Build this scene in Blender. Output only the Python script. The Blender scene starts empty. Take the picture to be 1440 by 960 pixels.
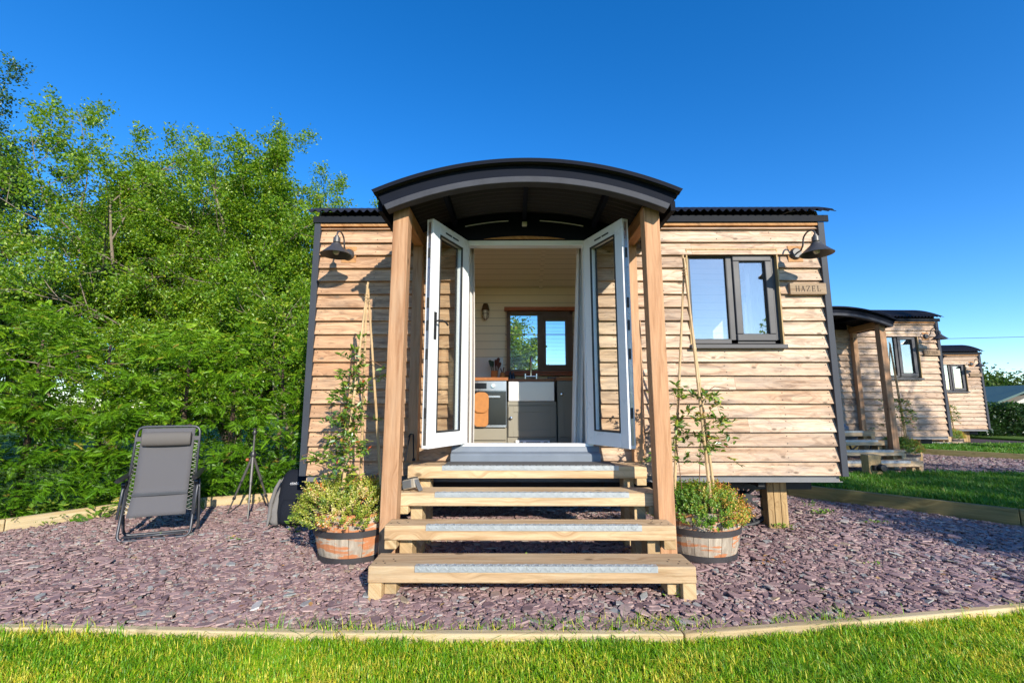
import bpy, math, random
import numpy as np
from mathutils import Vector, Matrix
random.seed(7)
R = math.radians
SC = bpy.context.scene
COL = SC.collection
PI = math.pi

# ------------------------------------------------------------------ node helpers
def new_mat(name):
    m = bpy.data.materials.new(name); m.use_nodes = True
    nt = m.node_tree; nt.nodes.clear()
    return m, nt
def N(nt, t, **kw):
    n = nt.nodes.new(t)
    for k, v in kw.items():
        if k.startswith('i_'):
            key = k[2:]
            key = int(key) if key.isdigit() else key.replace('_', ' ')
            n.inputs[key].default_value = v
        else:
            setattr(n, k, v)
    return n
def L(nt, a, b): nt.links.new(a, b)
def math_n(nt, op, a, b=None, c=None):
    n = nt.nodes.new('ShaderNodeMath'); n.operation = op
    for i, x in enumerate((a, b, c)):
        if x is None: continue
        if isinstance(x, (int, float)): n.inputs[i].default_value = x
        else: nt.links.new(x, n.inputs[i])
    return n.outputs[0]
def ramp(nt, fac, stops, interp='LINEAR'):
    n = nt.nodes.new('ShaderNodeValToRGB'); cr = n.color_ramp; cr.interpolation = interp
    while len(cr.elements) > 1: cr.elements.remove(cr.elements[-1])
    for i, (p, c) in enumerate(stops):
        e = cr.elements[0] if i == 0 else cr.elements.new(p)
        e.position = p; e.color = (*c, 1) if len(c) == 3 else c
    nt.links.new(fac, n.inputs[0])
    return n.outputs[0]
def mix(nt, fac, a, b, mode='MIX'):
    n = nt.nodes.new('ShaderNodeMix'); n.data_type = 'RGBA'; n.blend_type = mode; n.clamp_factor = True
    for s, x in ((n.inputs[0], fac), (n.inputs[6], a), (n.inputs[7], b)):
        if isinstance(x, (int, float)): s.default_value = x
        elif isinstance(x, tuple): s.default_value = (*x, 1) if len(x) == 3 else x
        else: nt.links.new(x, s)
    return n.outputs[2]
def noise(nt, vec, scale, detail=4, rough=.55, dist=0., dim='3D'):
    n = nt.nodes.new('ShaderNodeTexNoise'); n.noise_dimensions = dim
    n.inputs['Scale'].default_value = scale; n.inputs['Detail'].default_value = detail
    n.inputs['Roughness'].default_value = rough; n.inputs['Distortion'].default_value = dist
    nt.links.new(vec, n.inputs['Vector'])
    return n.outputs['Fac']
def finish(nt, col, rough=.6, metal=0., bump=None, bstr=.3, bdist=.01, spec=.5, rough_s=None, coat=0):
    p = nt.nodes.new('ShaderNodeBsdfPrincipled'); o = nt.nodes.new('ShaderNodeOutputMaterial')
    if isinstance(col, tuple): p.inputs['Base Color'].default_value = (*col, 1)
    else: nt.links.new(col, p.inputs['Base Color'])
    p.inputs['Roughness'].default_value = rough; p.inputs['Metallic'].default_value = metal
    p.inputs['Specular IOR Level'].default_value = spec; p.inputs['Coat Weight'].default_value = coat
    if rough_s is not None: nt.links.new(rough_s, p.inputs['Roughness'])
    if bump is not None:
        b = nt.nodes.new('ShaderNodeBump'); b.inputs['Strength'].default_value = bstr; b.inputs['Distance'].default_value = bdist
        nt.links.new(bump, b.inputs['Height']); nt.links.new(b.outputs[0], p.inputs['Normal'])
    nt.links.new(p.outputs[0], o.inputs[0])
    return p
def rnd_of(nt):
    a = N(nt, 'ShaderNodeAttribute', attribute_name='rnd')
    oi = N(nt, 'ShaderNodeObjectInfo')
    return math_n(nt, 'FRACT', math_n(nt, 'ADD', a.outputs['Fac'], oi.outputs['Random']))

def pbr(name, col, rough=.5, metal=0., var=.15, scale=8., bump=.0, bscale=60., spec=.5, coat=0):
    """plain paint, metal, plastic or fabric with uneven tone"""
    m, nt = new_mat(name)
    tc = N(nt, 'ShaderNodeTexCoord')
    n = noise(nt, tc.outputs['Object'], scale, 5, .6)
    c = mix(nt, n, tuple(x * (1 - var) for x in col), tuple(min(1, x * (1 + var)) for x in col))
    rs = math_n(nt, 'MULTIPLY_ADD', n, .25, max(.03, rough - .12))
    b = noise(nt, tc.outputs['Object'], bscale, 3) if bump else None
    finish(nt, c, rough, metal, b, bump, .004, spec, rs, coat)
    return m

def wood(name, light, dark, axis=0, grain=1., knots=1., weather=(.3, .28, .25), wamt=.3, rough=.75, kscale=2.6, bump=.35, stain=None, samt=0., sheltered=None):
    """sawn timber: grain that runs along the axis and bends round knots, each board with its own tone"""
    m, nt = new_mat(name)
    tc = N(nt, 'ShaderNodeTexCoord'); r = rnd_of(nt)
    sep = N(nt, 'ShaderNodeSeparateXYZ'); L(nt, tc.outputs['Object'], sep.inputs[0])
    o = [sep.outputs[i] for i in range(3)]
    a = math_n(nt, 'MULTIPLY_ADD', r, 37.3, o[axis])
    oth = [o[i] for i in range(3) if i != axis]
    c = math_n(nt, 'ADD', math_n(nt, 'ADD', oth[0], oth[1]), math_n(nt, 'MULTIPLY', r, 71.7))
    cb = N(nt, 'ShaderNodeCombineXYZ'); L(nt, math_n(nt, 'MULTIPLY', a, .62), cb.inputs[0]); L(nt, c, cb.inputs[1])
    vo = N(nt, 'ShaderNodeTexVoronoi', voronoi_dimensions='2D', feature='F1'); vo.inputs['Scale'].default_value = kscale * 1.9
    L(nt, cb.outputs[0], vo.inputs['Vector'])
    d = vo.outputs['Distance']
    bend = N(nt, 'ShaderNodeMapRange', i_1=0., i_2=.26, i_3=.045, i_4=0.); bend.interpolation_type = 'SMOOTHSTEP'; L(nt, d, bend.inputs[0])
    c2 = math_n(nt, 'ADD', c, bend.outputs[0])
    v1 = N(nt, 'ShaderNodeCombineXYZ'); L(nt, math_n(nt, 'MULTIPLY', a, 1.3), v1.inputs[0]); L(nt, math_n(nt, 'MULTIPLY', c2, 26 * grain), v1.inputs[1])
    g = noise(nt, v1.outputs[0], 1., 5, .6, .5, '2D')
    v2 = N(nt, 'ShaderNodeCombineXYZ'); L(nt, math_n(nt, 'MULTIPLY', a, 6.), v2.inputs[0]); L(nt, math_n(nt, 'MULTIPLY', c2, 190), v2.inputs[1])
    f = noise(nt, v2.outputs[0], 1., 3, .6, 0, '2D')
    col = ramp(nt, g, [(.3, dark), (.52, tuple((x * .35 + y * .65) for x, y in zip(dark, light))), (.72, light)])
    fib = ramp(nt, f, [(.3, (.72, .70, .68)), (.6, (1.04, 1.03, 1.02))])
    col = mix(nt, .55, col, fib, 'MULTIPLY')
    tone = ramp(nt, r, [(0, (.74, .69, .66)), (.25, (.92, .87, .83)), (.5, (1.08, 1.06, 1.04)), (.75, (1.0, .99, .99)), (1, (.93, .82, .73))])
    col = mix(nt, 1., col, tone, 'MULTIPLY')
    v3 = N(nt, 'ShaderNodeCombineXYZ'); L(nt, math_n(nt, 'MULTIPLY', a, 1.5), v3.inputs[0]); L(nt, math_n(nt, 'MULTIPLY', c, 6.), v3.inputs[1])
    w = noise(nt, v3.outputs[0], 1.3, 5, .65, .4, '2D')
    wm = N(nt, 'ShaderNodeMapRange', i_1=.48, i_2=.75, i_3=0., i_4=wamt); L(nt, w, wm.inputs[0])
    col = mix(nt, wm.outputs[0], col, weather)
    if stain:
        ms = noise(nt, v3.outputs[0], 2.7, 6, .7, .8, '2D')
        sm = N(nt, 'ShaderNodeMapRange', i_1=.56, i_2=.66, i_3=0., i_4=samt); L(nt, ms, sm.inputs[0])
        col = mix(nt, sm.outputs[0], col, stain)
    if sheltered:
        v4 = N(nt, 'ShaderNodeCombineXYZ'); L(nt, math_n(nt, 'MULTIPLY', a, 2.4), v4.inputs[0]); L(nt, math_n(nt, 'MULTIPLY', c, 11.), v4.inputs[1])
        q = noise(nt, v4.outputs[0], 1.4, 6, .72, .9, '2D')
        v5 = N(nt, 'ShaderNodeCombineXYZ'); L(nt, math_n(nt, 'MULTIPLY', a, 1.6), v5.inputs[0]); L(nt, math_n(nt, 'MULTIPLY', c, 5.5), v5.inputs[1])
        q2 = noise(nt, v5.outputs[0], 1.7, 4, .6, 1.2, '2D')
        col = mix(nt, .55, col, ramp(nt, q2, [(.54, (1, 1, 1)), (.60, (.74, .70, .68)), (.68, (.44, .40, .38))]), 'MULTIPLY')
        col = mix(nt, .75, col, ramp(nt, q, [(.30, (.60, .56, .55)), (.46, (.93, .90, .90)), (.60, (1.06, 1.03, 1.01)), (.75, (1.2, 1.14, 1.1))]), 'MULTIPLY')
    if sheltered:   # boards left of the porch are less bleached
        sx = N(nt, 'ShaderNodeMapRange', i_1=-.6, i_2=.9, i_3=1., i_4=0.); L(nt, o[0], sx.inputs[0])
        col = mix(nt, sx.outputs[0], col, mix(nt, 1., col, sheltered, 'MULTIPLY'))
    km = N(nt, 'ShaderNodeMapRange', i_1=.03, i_2=.085, i_3=.9 * knots, i_4=0.); km.interpolation_type = 'SMOOTHSTEP'; L(nt, d, km.inputs[0])
    sel = math_n(nt, 'GREATER_THAN', N_sep(nt, vo.outputs['Color']), .35)
    col = mix(nt, math_n(nt, 'MULTIPLY', km.outputs[0], sel), col, tuple(x * .42 for x in dark))
    h = math_n(nt, 'ADD', math_n(nt, 'MULTIPLY', g, .6), math_n(nt, 'MULTIPLY', f, .5))
    finish(nt, col, rough, 0, h, bump, .006, .25)
    return m
def N_sep(nt, c):
    s = nt.nodes.new('ShaderNodeSeparateColor'); nt.links.new(c, s.inputs[0]); return s.outputs[0]

def leaf_mat(name, stops, trans=.35, gloss=.06, rough=.45):
    m, nt = new_mat(name)
    a = N(nt, 'ShaderNodeAttribute', attribute_name='rnd')
    c = ramp(nt, a.outputs['Fac'], stops)
    d = N(nt, 'ShaderNodeBsdfDiffuse'); t = N(nt, 'ShaderNodeBsdfTranslucent'); g = N(nt, 'ShaderNodeBsdfGlossy'); g.inputs['Roughness'].default_value = rough
    L(nt, c, d.inputs[0]); L(nt, mix(nt, 1., c, (1.25, 1.2, .5), 'MULTIPLY'), t.inputs[0])
    m1 = N(nt, 'ShaderNodeMixShader'); m1.inputs[0].default_value = trans; L(nt, d.outputs[0], m1.inputs[1]); L(nt, t.outputs[0], m1.inputs[2])
    m2 = N(nt, 'ShaderNodeMixShader'); m2.inputs[0].default_value = gloss; L(nt, m1.outputs[0], m2.inputs[1]); L(nt, g.outputs[0], m2.inputs[2])
    o = N(nt, 'ShaderNodeOutputMaterial'); L(nt, m2.outputs[0], o.inputs[0])
    return m

def glass_mat(name, tint=(.9, .93, .92), refl=1., base=.04):
    m, nt = new_mat(name)
    t = N(nt, 'ShaderNodeBsdfTransparent'); t.inputs[0].default_value = (*tint, 1)
    g = N(nt, 'ShaderNodeBsdfGlossy'); g.inputs['Roughness'].default_value = .02; g.inputs[0].default_value = (1, .89, .76, 1)
    lw = N(nt, 'ShaderNodeLayerWeight'); lw.inputs[0].default_value = .5
    fac = math_n(nt, 'MINIMUM', math_n(nt, 'MULTIPLY_ADD', math_n(nt, 'POWER', lw.outputs['Facing'], 4.), refl, base), .95)
    ms = N(nt, 'ShaderNodeMixShader'); L(nt, fac, ms.inputs[0]); L(nt, t.outputs[0], ms.inputs[1]); L(nt, g.outputs[0], ms.inputs[2])
    o = N(nt, 'ShaderNodeOutputMaterial'); L(nt, ms.outputs[0], o.inputs[0])
    return m

# ------------------------------------------------------------------ materials
M = {}
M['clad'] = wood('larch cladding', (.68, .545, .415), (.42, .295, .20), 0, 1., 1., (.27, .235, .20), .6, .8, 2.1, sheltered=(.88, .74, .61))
M['sleeper'] = wood('treated sleeper', (.66, .50, .31), (.40, .26, .135), 0, 1., 1., (.40, .34, .23), .4, .8, 1.7, .5, (.30, .21, .10), .35)
M['sleeper_y'] = wood('treated block', (.58, .435, .25), (.40, .27, .13), 1, 1., .4, (.40, .36, .22), .35, .8, 1.7, .4)
M['post'] = wood('larch post', (.56, .345, .20), (.36, .19, .095), 2, .9, 1., (.42, .30, .2), .3, .7, 1.6)
M['beam'] = wood('larch beam', (.50, .27, .11), (.32, .15, .055), 1, .9, .6, (.42, .28, .18), .2, .7, 1.6)
M['edge'] = wood('edging timber', (.56, .46, .28), (.40, .30, .15), 0, 1., .6, (.40, .37, .26), .45, .85, 1.4, .4)
M['edge_green'] = wood('shaded mossy edging timber', (.30, .26, .12), (.18, .15, .06), 0, 1., .4, (.16, .17, .07), .6, .9, 1.4, .4)  # moss green, with the shade on this edging put into the darker colour
M['support'] = wood('support post timber', (.50, .36, .18), (.30, .19, .085), 2, 1.3, .2, (.36, .28, .17), .3, .8)
M['plaque'] = wood('plaque oak', (.36, .27, .18), (.22, .145, .085), 0, 1.4, .3, (.3, .25, .2), .4, .75)
M['worktop'] = wood('worktop', (.40, .17, .06), (.24, .085, .03), 0, 1.5, .1, (.3, .12, .05), .1, .35)
M['redwood'] = wood('stained softwood', (.42, .13, .05), (.28, .075, .03), 0, 1.2, .1, (.2, .07, .03), .1, .45)
M['floorwood'] = wood('floor boards', (.68, .54, .38), (.52, .39, .25), 0, 1., .4, (.3, .25, .2), .1, .5)
M['cane'] = wood('bamboo', (.60, .44, .25), (.42, .28, .14), 2, .6, .0, (.3, .25, .18), .45, .5)
M['black'] = pbr('black paint', (.014, .016, .021), .7, 0, .25, 6, .15, 40, .12)
M['blackwood'] = pbr('black stained arch', (.007, .009, .016), .7, 0, .3, 5, .3, 30, .08)
M['chamfer'] = pbr('grey painted edge', (.050, .052, .062), .65, 0, .45, 7, .3, 30, .15)
M['corrug'] = pbr('black coated steel', (.022, .020, .021), .5, .0, .2, 4, .05, 60, .25)
M['trim'] = pbr('anthracite trim', (.045, .050, .062), .6, 0, .2, 5, .1, 40, .2)
M['grey_pvc'] = pbr('grey window frame', (.070, .068, .072), .5, 0, .1, 4, .04, 90, .35)
M['sill_paint'] = pbr('blue grey sill', (.15, .175, .21), .45, 0, .15, 6, .08, 50)
M['white_pvc'] = pbr('white door frame', (.78, .79, .80), .3, 0, .03, 4)
M['gasket'] = pbr('rubber gasket', (.03, .03, .03), .6)
M['cream'] = None
M['chassis'] = pbr('chassis steel', (.02, .02, .022), .7, 0, .2, 4)
M['channel'] = pbr('grey steel channel', (.16, .16, .17), .5, .3, .2, 6)
M['galv'] = pbr('galvanised plate', (.40, .42, .43), .45, .45, .2, 20, .2, 90)
M['mat'] = pbr('doormat', (.09, .085, .08), .95, 0, .35, 60, .8, 300)
M['iron'] = pbr('cast iron', (.012, .013, .016), .55, 0, .2, 10, .2, 40)
M['lamp'] = pbr('lamp enamel', (.06, .057, .056), .4, .2, .15, 8)
M['lamp_in'] = pbr('lamp inside', (.09, .08, .07), .5)
M['bulb'] = pbr('bulb glass', (.75, .70, .6), .2, 0, .02)
M['ink'] = pbr('burnt lettering', (.035, .022, .016), .8)
M['oven_steel'] = pbr('brushed steel', (.48, .48, .49), .3, .9, .06, 30)
M['oven_glass'] = pbr('black oven glass', (.012, .014, .018), .06, 0, .1, 4)
M['sage'] = pbr('sage cabinet', (.235, .215, .165), .5, 0, .04, 3)
M['ceramic'] = pbr('white ceramic', (.72, .70, .68), .15, 0, .02, 3)
M['chrome'] = pbr('chrome', (.7, .7, .7), .12, 1., .02)
M['leather'] = pbr('tan cloth', (.42, .175, .05), .8, 0, .25, 25, .4, 120)
M['splash'] = pbr('splashback', (.62, .62, .6), .3, 0, .04, 3)
M['linen'] = pbr('white linen curtain', (.62, .585, .55), .9, 0, .06, 10, .15, 250)
def sheer(name, col, t):
    m, nt = new_mat(name); d = N(nt, 'ShaderNodeBsdfDiffuse'); d.inputs[0].default_value = (*col, 1); tr = N(nt, 'ShaderNodeBsdfTranslucent'); tr.inputs[0].default_value = (*[min(1, x * 1.6) for x in col], 1)
    ms = N(nt, 'ShaderNodeMixShader'); ms.inputs[0].default_value = t; L(nt, d.outputs[0], ms.inputs[1]); L(nt, tr.outputs[0], ms.inputs[2]); o = N(nt, 'ShaderNodeOutputMaterial'); L(nt, ms.outputs[0], o.inputs[0]); return m
M['blindcloth'] = sheer('sheer window cloth', (.40, .44, .50), .5)
M['slat'] = pbr('brown blind slat', (.30, .18, .13), .5, 0, .2, 10)
M['brownframe'] = pbr('brown window frame', (.30, .20, .155), .5, 0, .1, 5)
M['brass'] = pbr('dark bronze', (.10, .06, .035), .4, .6, .2, 20)
M['clear'] = glass_mat('clear glass', (.95, .97, .96), .8, .035)
M['winglass'] = glass_mat('window glass', (.86, .88, .9), 1.2, .36)
M['soil'] = pbr('soil', (.035, .026, .02), .95, 0, .4, 20, .8, 40)
M['hoop'] = pbr('iron hoop', (.055, .05, .052), .6, .4, .35, 9, .3, 50)
M['textilene'] = pbr('grey sling mesh', (.088, .085, .092), .85, 0, .08, 40, .35, 500)
M['pillow'] = pbr('taupe headrest', (.10, .09, .082), .75, 0, .08, 20, .3, 250)
M['tube'] = pbr('grey steel tube', (.055, .058, .068), .4, .3, .15, 10)
M['lace'] = pbr('elastic cord', (.55, .52, .48), .8)
M['plastic'] = pbr('black plastic', (.02, .02, .022), .4)
M['alu'] = pbr('tripod alloy', (.10, .095, .09), .45, .4)
M['rust'] = pbr('coral plastic', (.42, .12, .05), .6)
M['nylon'] = pbr('black nylon', (.010, .012, .018), .9, 0, .2, 20, .4, 200, .15)
M['greynylon'] = pbr('grey nylon', (.15, .14, .135), .8, 0, .25, 18, .5, 120)
M['emblem'] = pbr('pale stitching', (.5, .5, .52), .7)
M['flood'] = pbr('floodlight casing', (.33, .29, .23), .6, 0, .15, 10)
M['floodface'] = pbr('floodlight face', (.12, .125, .13), .35, 0, .1, 6)
M['yellow'] = pbr('yellow tape', (.6, .42, .04), .5)
M['bark'] = pbr('grey bark', (.21, .165, .12), .9, 0, .4, 9, .8, 25)
M['darkbark'] = pbr('brown bark', (.13, .085, .055), .9, 0, .35, 9, .8, 25)
M['stem'] = pbr('climber stem', (.16, .085, .05), .8)
M['copper'] = pbr('green steel roofing', (.055, .105, .095), .6, 0, .15, 2)
M['render'] = pbr('pale render', (.5, .46, .40), .85, 0, .1, 3)
M['wire'] = pbr('cable', (.05, .06, .07), .7)
M['strip'] = pbr('pale flashing', (.6, .58, .55), .5)
M['greentap'] = pbr('dark green utensil', (.015, .05, .035), .4)
M['darkwoodtool'] = pbr('dark wood utensil', (.10, .028, .018), .5)
M['bottle'] = pbr('dark blue bottle', (.015, .03, .055), .2)

def tongue_groove(name, col, axis=2, pitch=.105):
    m, nt = new_mat(name)
    tc = N(nt, 'ShaderNodeTexCoord'); sep = N(nt, 'ShaderNodeSeparateXYZ'); L(nt, tc.outputs['Object'], sep.inputs[0])
    fr = math_n(nt, 'FRACT', math_n(nt, 'DIVIDE', math_n(nt, 'ADD', sep.outputs[axis], 20.), pitch))
    g = math_n(nt, 'GREATER_THAN', math_n(nt, 'ABSOLUTE', math_n(nt, 'SUBTRACT', fr, .5)), .465)
    n = noise(nt, tc.outputs['Object'], 3., 4)
    c = mix(nt, n, tuple(x * .94 for x in col), col)
    c = mix(nt, g, c, tuple(x * .55 for x in col))
    finish(nt, c, .55, 0, math_n(nt, 'SUBTRACT', 1., g), .6, .006)
    return m
M['cream'] = tongue_groove('cream boarded lining', (.87, .76, .57), 2, .11)
M['ceil'] = tongue_groove('boarded ceiling', (.86, .78, .65), 1, .10)

def barrel_mat(name, th):
    m, nt = new_mat(name); r = rnd_of(nt)
    tc = N(nt, 'ShaderNodeTexCoord')
    mp = N(nt, 'ShaderNodeMapping'); mp.inputs['Scale'].default_value = (14, 14, 2.2); L(nt, tc.outputs['Object'], mp.inputs[0])
    g = noise(nt, mp.outputs[0], 1.6, 6, .7, .6)
    base = ramp(nt, g, [(.25, (.20, .165, .13)), (.5, (.37, .315, .25)), (.75, (.53, .47, .38))])
    tone = ramp(nt, r, [(0, (.75, .72, .7)), (1, (1.1, 1.08, 1.05))]); base = mix(nt, 1., base, tone, 'MULTIPLY')
    mp2 = N(nt, 'ShaderNodeMapping'); mp2.inputs['Scale'].default_value = (3, 3, 11); L(nt, tc.outputs['Object'], mp2.inputs[0])
    o = noise(nt, mp2.outputs[0], 1.3, 5, .65, .5)
    om = N(nt, 'ShaderNodeMapRange', i_1=th, i_2=th + .05, i_3=0., i_4=.9); L(nt, math_n(nt, 'MULTIPLY_ADD', r, .06, o), om.inputs[0])
    c = mix(nt, om.outputs[0], base, (.46, .165, .06))
    finish(nt, c, .8, 0, g, .5, .008, .25)
    return m
M['barrel'] = barrel_mat('orange flaked staves', .515); M['barrel_grey'] = barrel_mat('grey staves', .56)

def slate_mat():
    m, nt = new_mat('slate chippings'); a = N(nt, 'ShaderNodeAttribute', attribute_name='rnd'); tc = N(nt, 'ShaderNodeTexCoord')
    c = ramp(nt, a.outputs['Fac'], [(0, (.135, .088, .09)), (.25, (.225, .145, .145)), (.5, (.295, .192, .182)), (.72, (.375, .26, .235)), (.84, (.34, .26, .23)),
                                    (.88, (.26, .27, .25)), (.93, (.36, .34, .32)), (.96, (.40, .30, .19)), (1, (.48, .45, .42))])
    n = noise(nt, tc.outputs['Object'], 35., 5, .65)
    n2 = noise(nt, tc.outputs['Object'], 1.1, 4, .6)
    c = mix(nt, .7, c, ramp(nt, n, [(.3, (.65, .65, .67)), (.7, (1.3, 1.27, 1.25))]), 'MULTIPLY')
    c = mix(nt, .5, c, ramp(nt, n2, [(.3, (.8, .78, .8)), (.7, (1.2, 1.2, 1.18))]), 'MULTIPLY')
    finish(nt, c, .6, 0, n, .35, .006, .4)
    return m
M['slate'] = slate_mat()
def patch_ground(name, a, b, c, s=1.2):
    m, nt = new_mat(name); tc = N(nt, 'ShaderNodeTexCoord')
    n = noise(nt, tc.outputs['Object'], s, 6, .65, .3); n2 = noise(nt, tc.outputs['Object'], 40., 4, .7)
    col = ramp(nt, n, [(.3, a), (.5, b), (.7, c)])
    col = mix(nt, .6, col, ramp(nt, n2, [(.3, (.5, .5, .5)), (.7, (1.35, 1.35, 1.3))]), 'MULTIPLY')
    finish(nt, col, .95, 0, n2, .9, .03, .1)
    return m
M['slatebed'] = patch_ground('slate dust bed', (.07, .05, .06), (.10, .075, .085), (.12, .09, .095), 2.)
M['turf'] = patch_ground('turf soil', (.07, .10, .02), (.10, .115, .03), (.20, .16, .07), 2.2)
M['field'] = patch_ground('meadow', (.06, .12, .02), (.08, .15, .025), (.11, .17, .035), .3)
M['grass'] = leaf_mat('grass blades', [(0, (0.090, 0.233, 0.005)), (.35, (0.166, 0.389, 0.007)), (.6, (0.294, 0.506, 0.008)), (.75, (0.489, 0.584, 0.016)), (.85, (0.742, 0.605, 0.048)), (1, (0.744, 0.739, 0.106))], .35, .04, .5)
M['lawn2'] = leaf_mat('deep green lawn blades', [(0, (0.048, 0.156, 0.010)), (.5, (0.090, 0.252, 0.014)), (.85, (0.168, 0.324, 0.024)), (1, (0.336, 0.336, 0.084))], .35, .04, .5)  # deeper, less yellow green than the front grass
M['treeleaf'] = leaf_mat('spring leaves', [(0, (0.067, 0.165, 0.009)), (.4, (0.150, 0.303, 0.011)), (.7, (0.254, 0.399, 0.013)), (.93, (0.359, 0.454, 0.022)), (1, (0.509, 0.399, 0.032))], .45, .05)
M['darkleaf'] = leaf_mat('dark leaves', [(0, (0.018, 0.062, 0.009)), (.5, (0.041, 0.114, 0.013)), (.9, (0.073, 0.166, 0.016)), (1, (0.127, 0.177, 0.032))], .35, .08)
M['conifer'] = leaf_mat('conifer sprays', [(0, (0.047, 0.130, 0.006)), (.35, (0.093, 0.237, 0.008)), (.7, (0.171, 0.344, 0.011)), (.93, (0.296, 0.444, 0.015)), (1, (0.434, 0.337, 0.053))], .22, .04)
M['laurel'] = leaf_mat('laurel leaves', [(0, (.012, .04, .006)), (.6, (.03, .09, .01)), (1, (.10, .20, .02))], .2, .1)
M['climber'] = leaf_mat('climber leaves', [(0, (0.045, 0.123, 0.015)), (.4, (0.105, 0.228, 0.026)), (.7, (0.246, 0.369, 0.040)), (.88, (0.527, 0.562, 0.079)), (.94, (0.597, 0.281, 0.053)), (1, (0.790, 0.105, 0.040))], .3, .12, .35)
M['heatherY'] = leaf_mat('pale heather', [(0, (0.081, 0.156, 0.018)), (.35, (0.230, 0.312, 0.030)), (.65, (0.486, 0.494, 0.060)), (.85, (0.743, 0.611, 0.264)), (.95, (0.800, 0.585, 0.336)), (1, (0.743, 0.247, 0.060))], .3, .04)
M['heatherO'] = leaf_mat('bronze heather', [(0, (0.068, 0.169, 0.014)), (.4, (0.162, 0.312, 0.024)), (.6, (0.378, 0.390, 0.036)), (.75, (0.621, 0.325, 0.072)), (1, (0.743, 0.299, 0.108))], .3, .04)
M['weed'] = leaf_mat('weed leaves', [(0, (0.078, 0.188, 0.018)), (.7, (0.208, 0.362, 0.036)), (1, (0.455, 0.475, 0.072))], .35, .05)
M['wood_far'] = leaf_mat('far trees', [(0, (.03, .075, .015)), (.5, (.07, .13, .025)), (1, (.16, .20, .045))], .3, .03)

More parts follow.
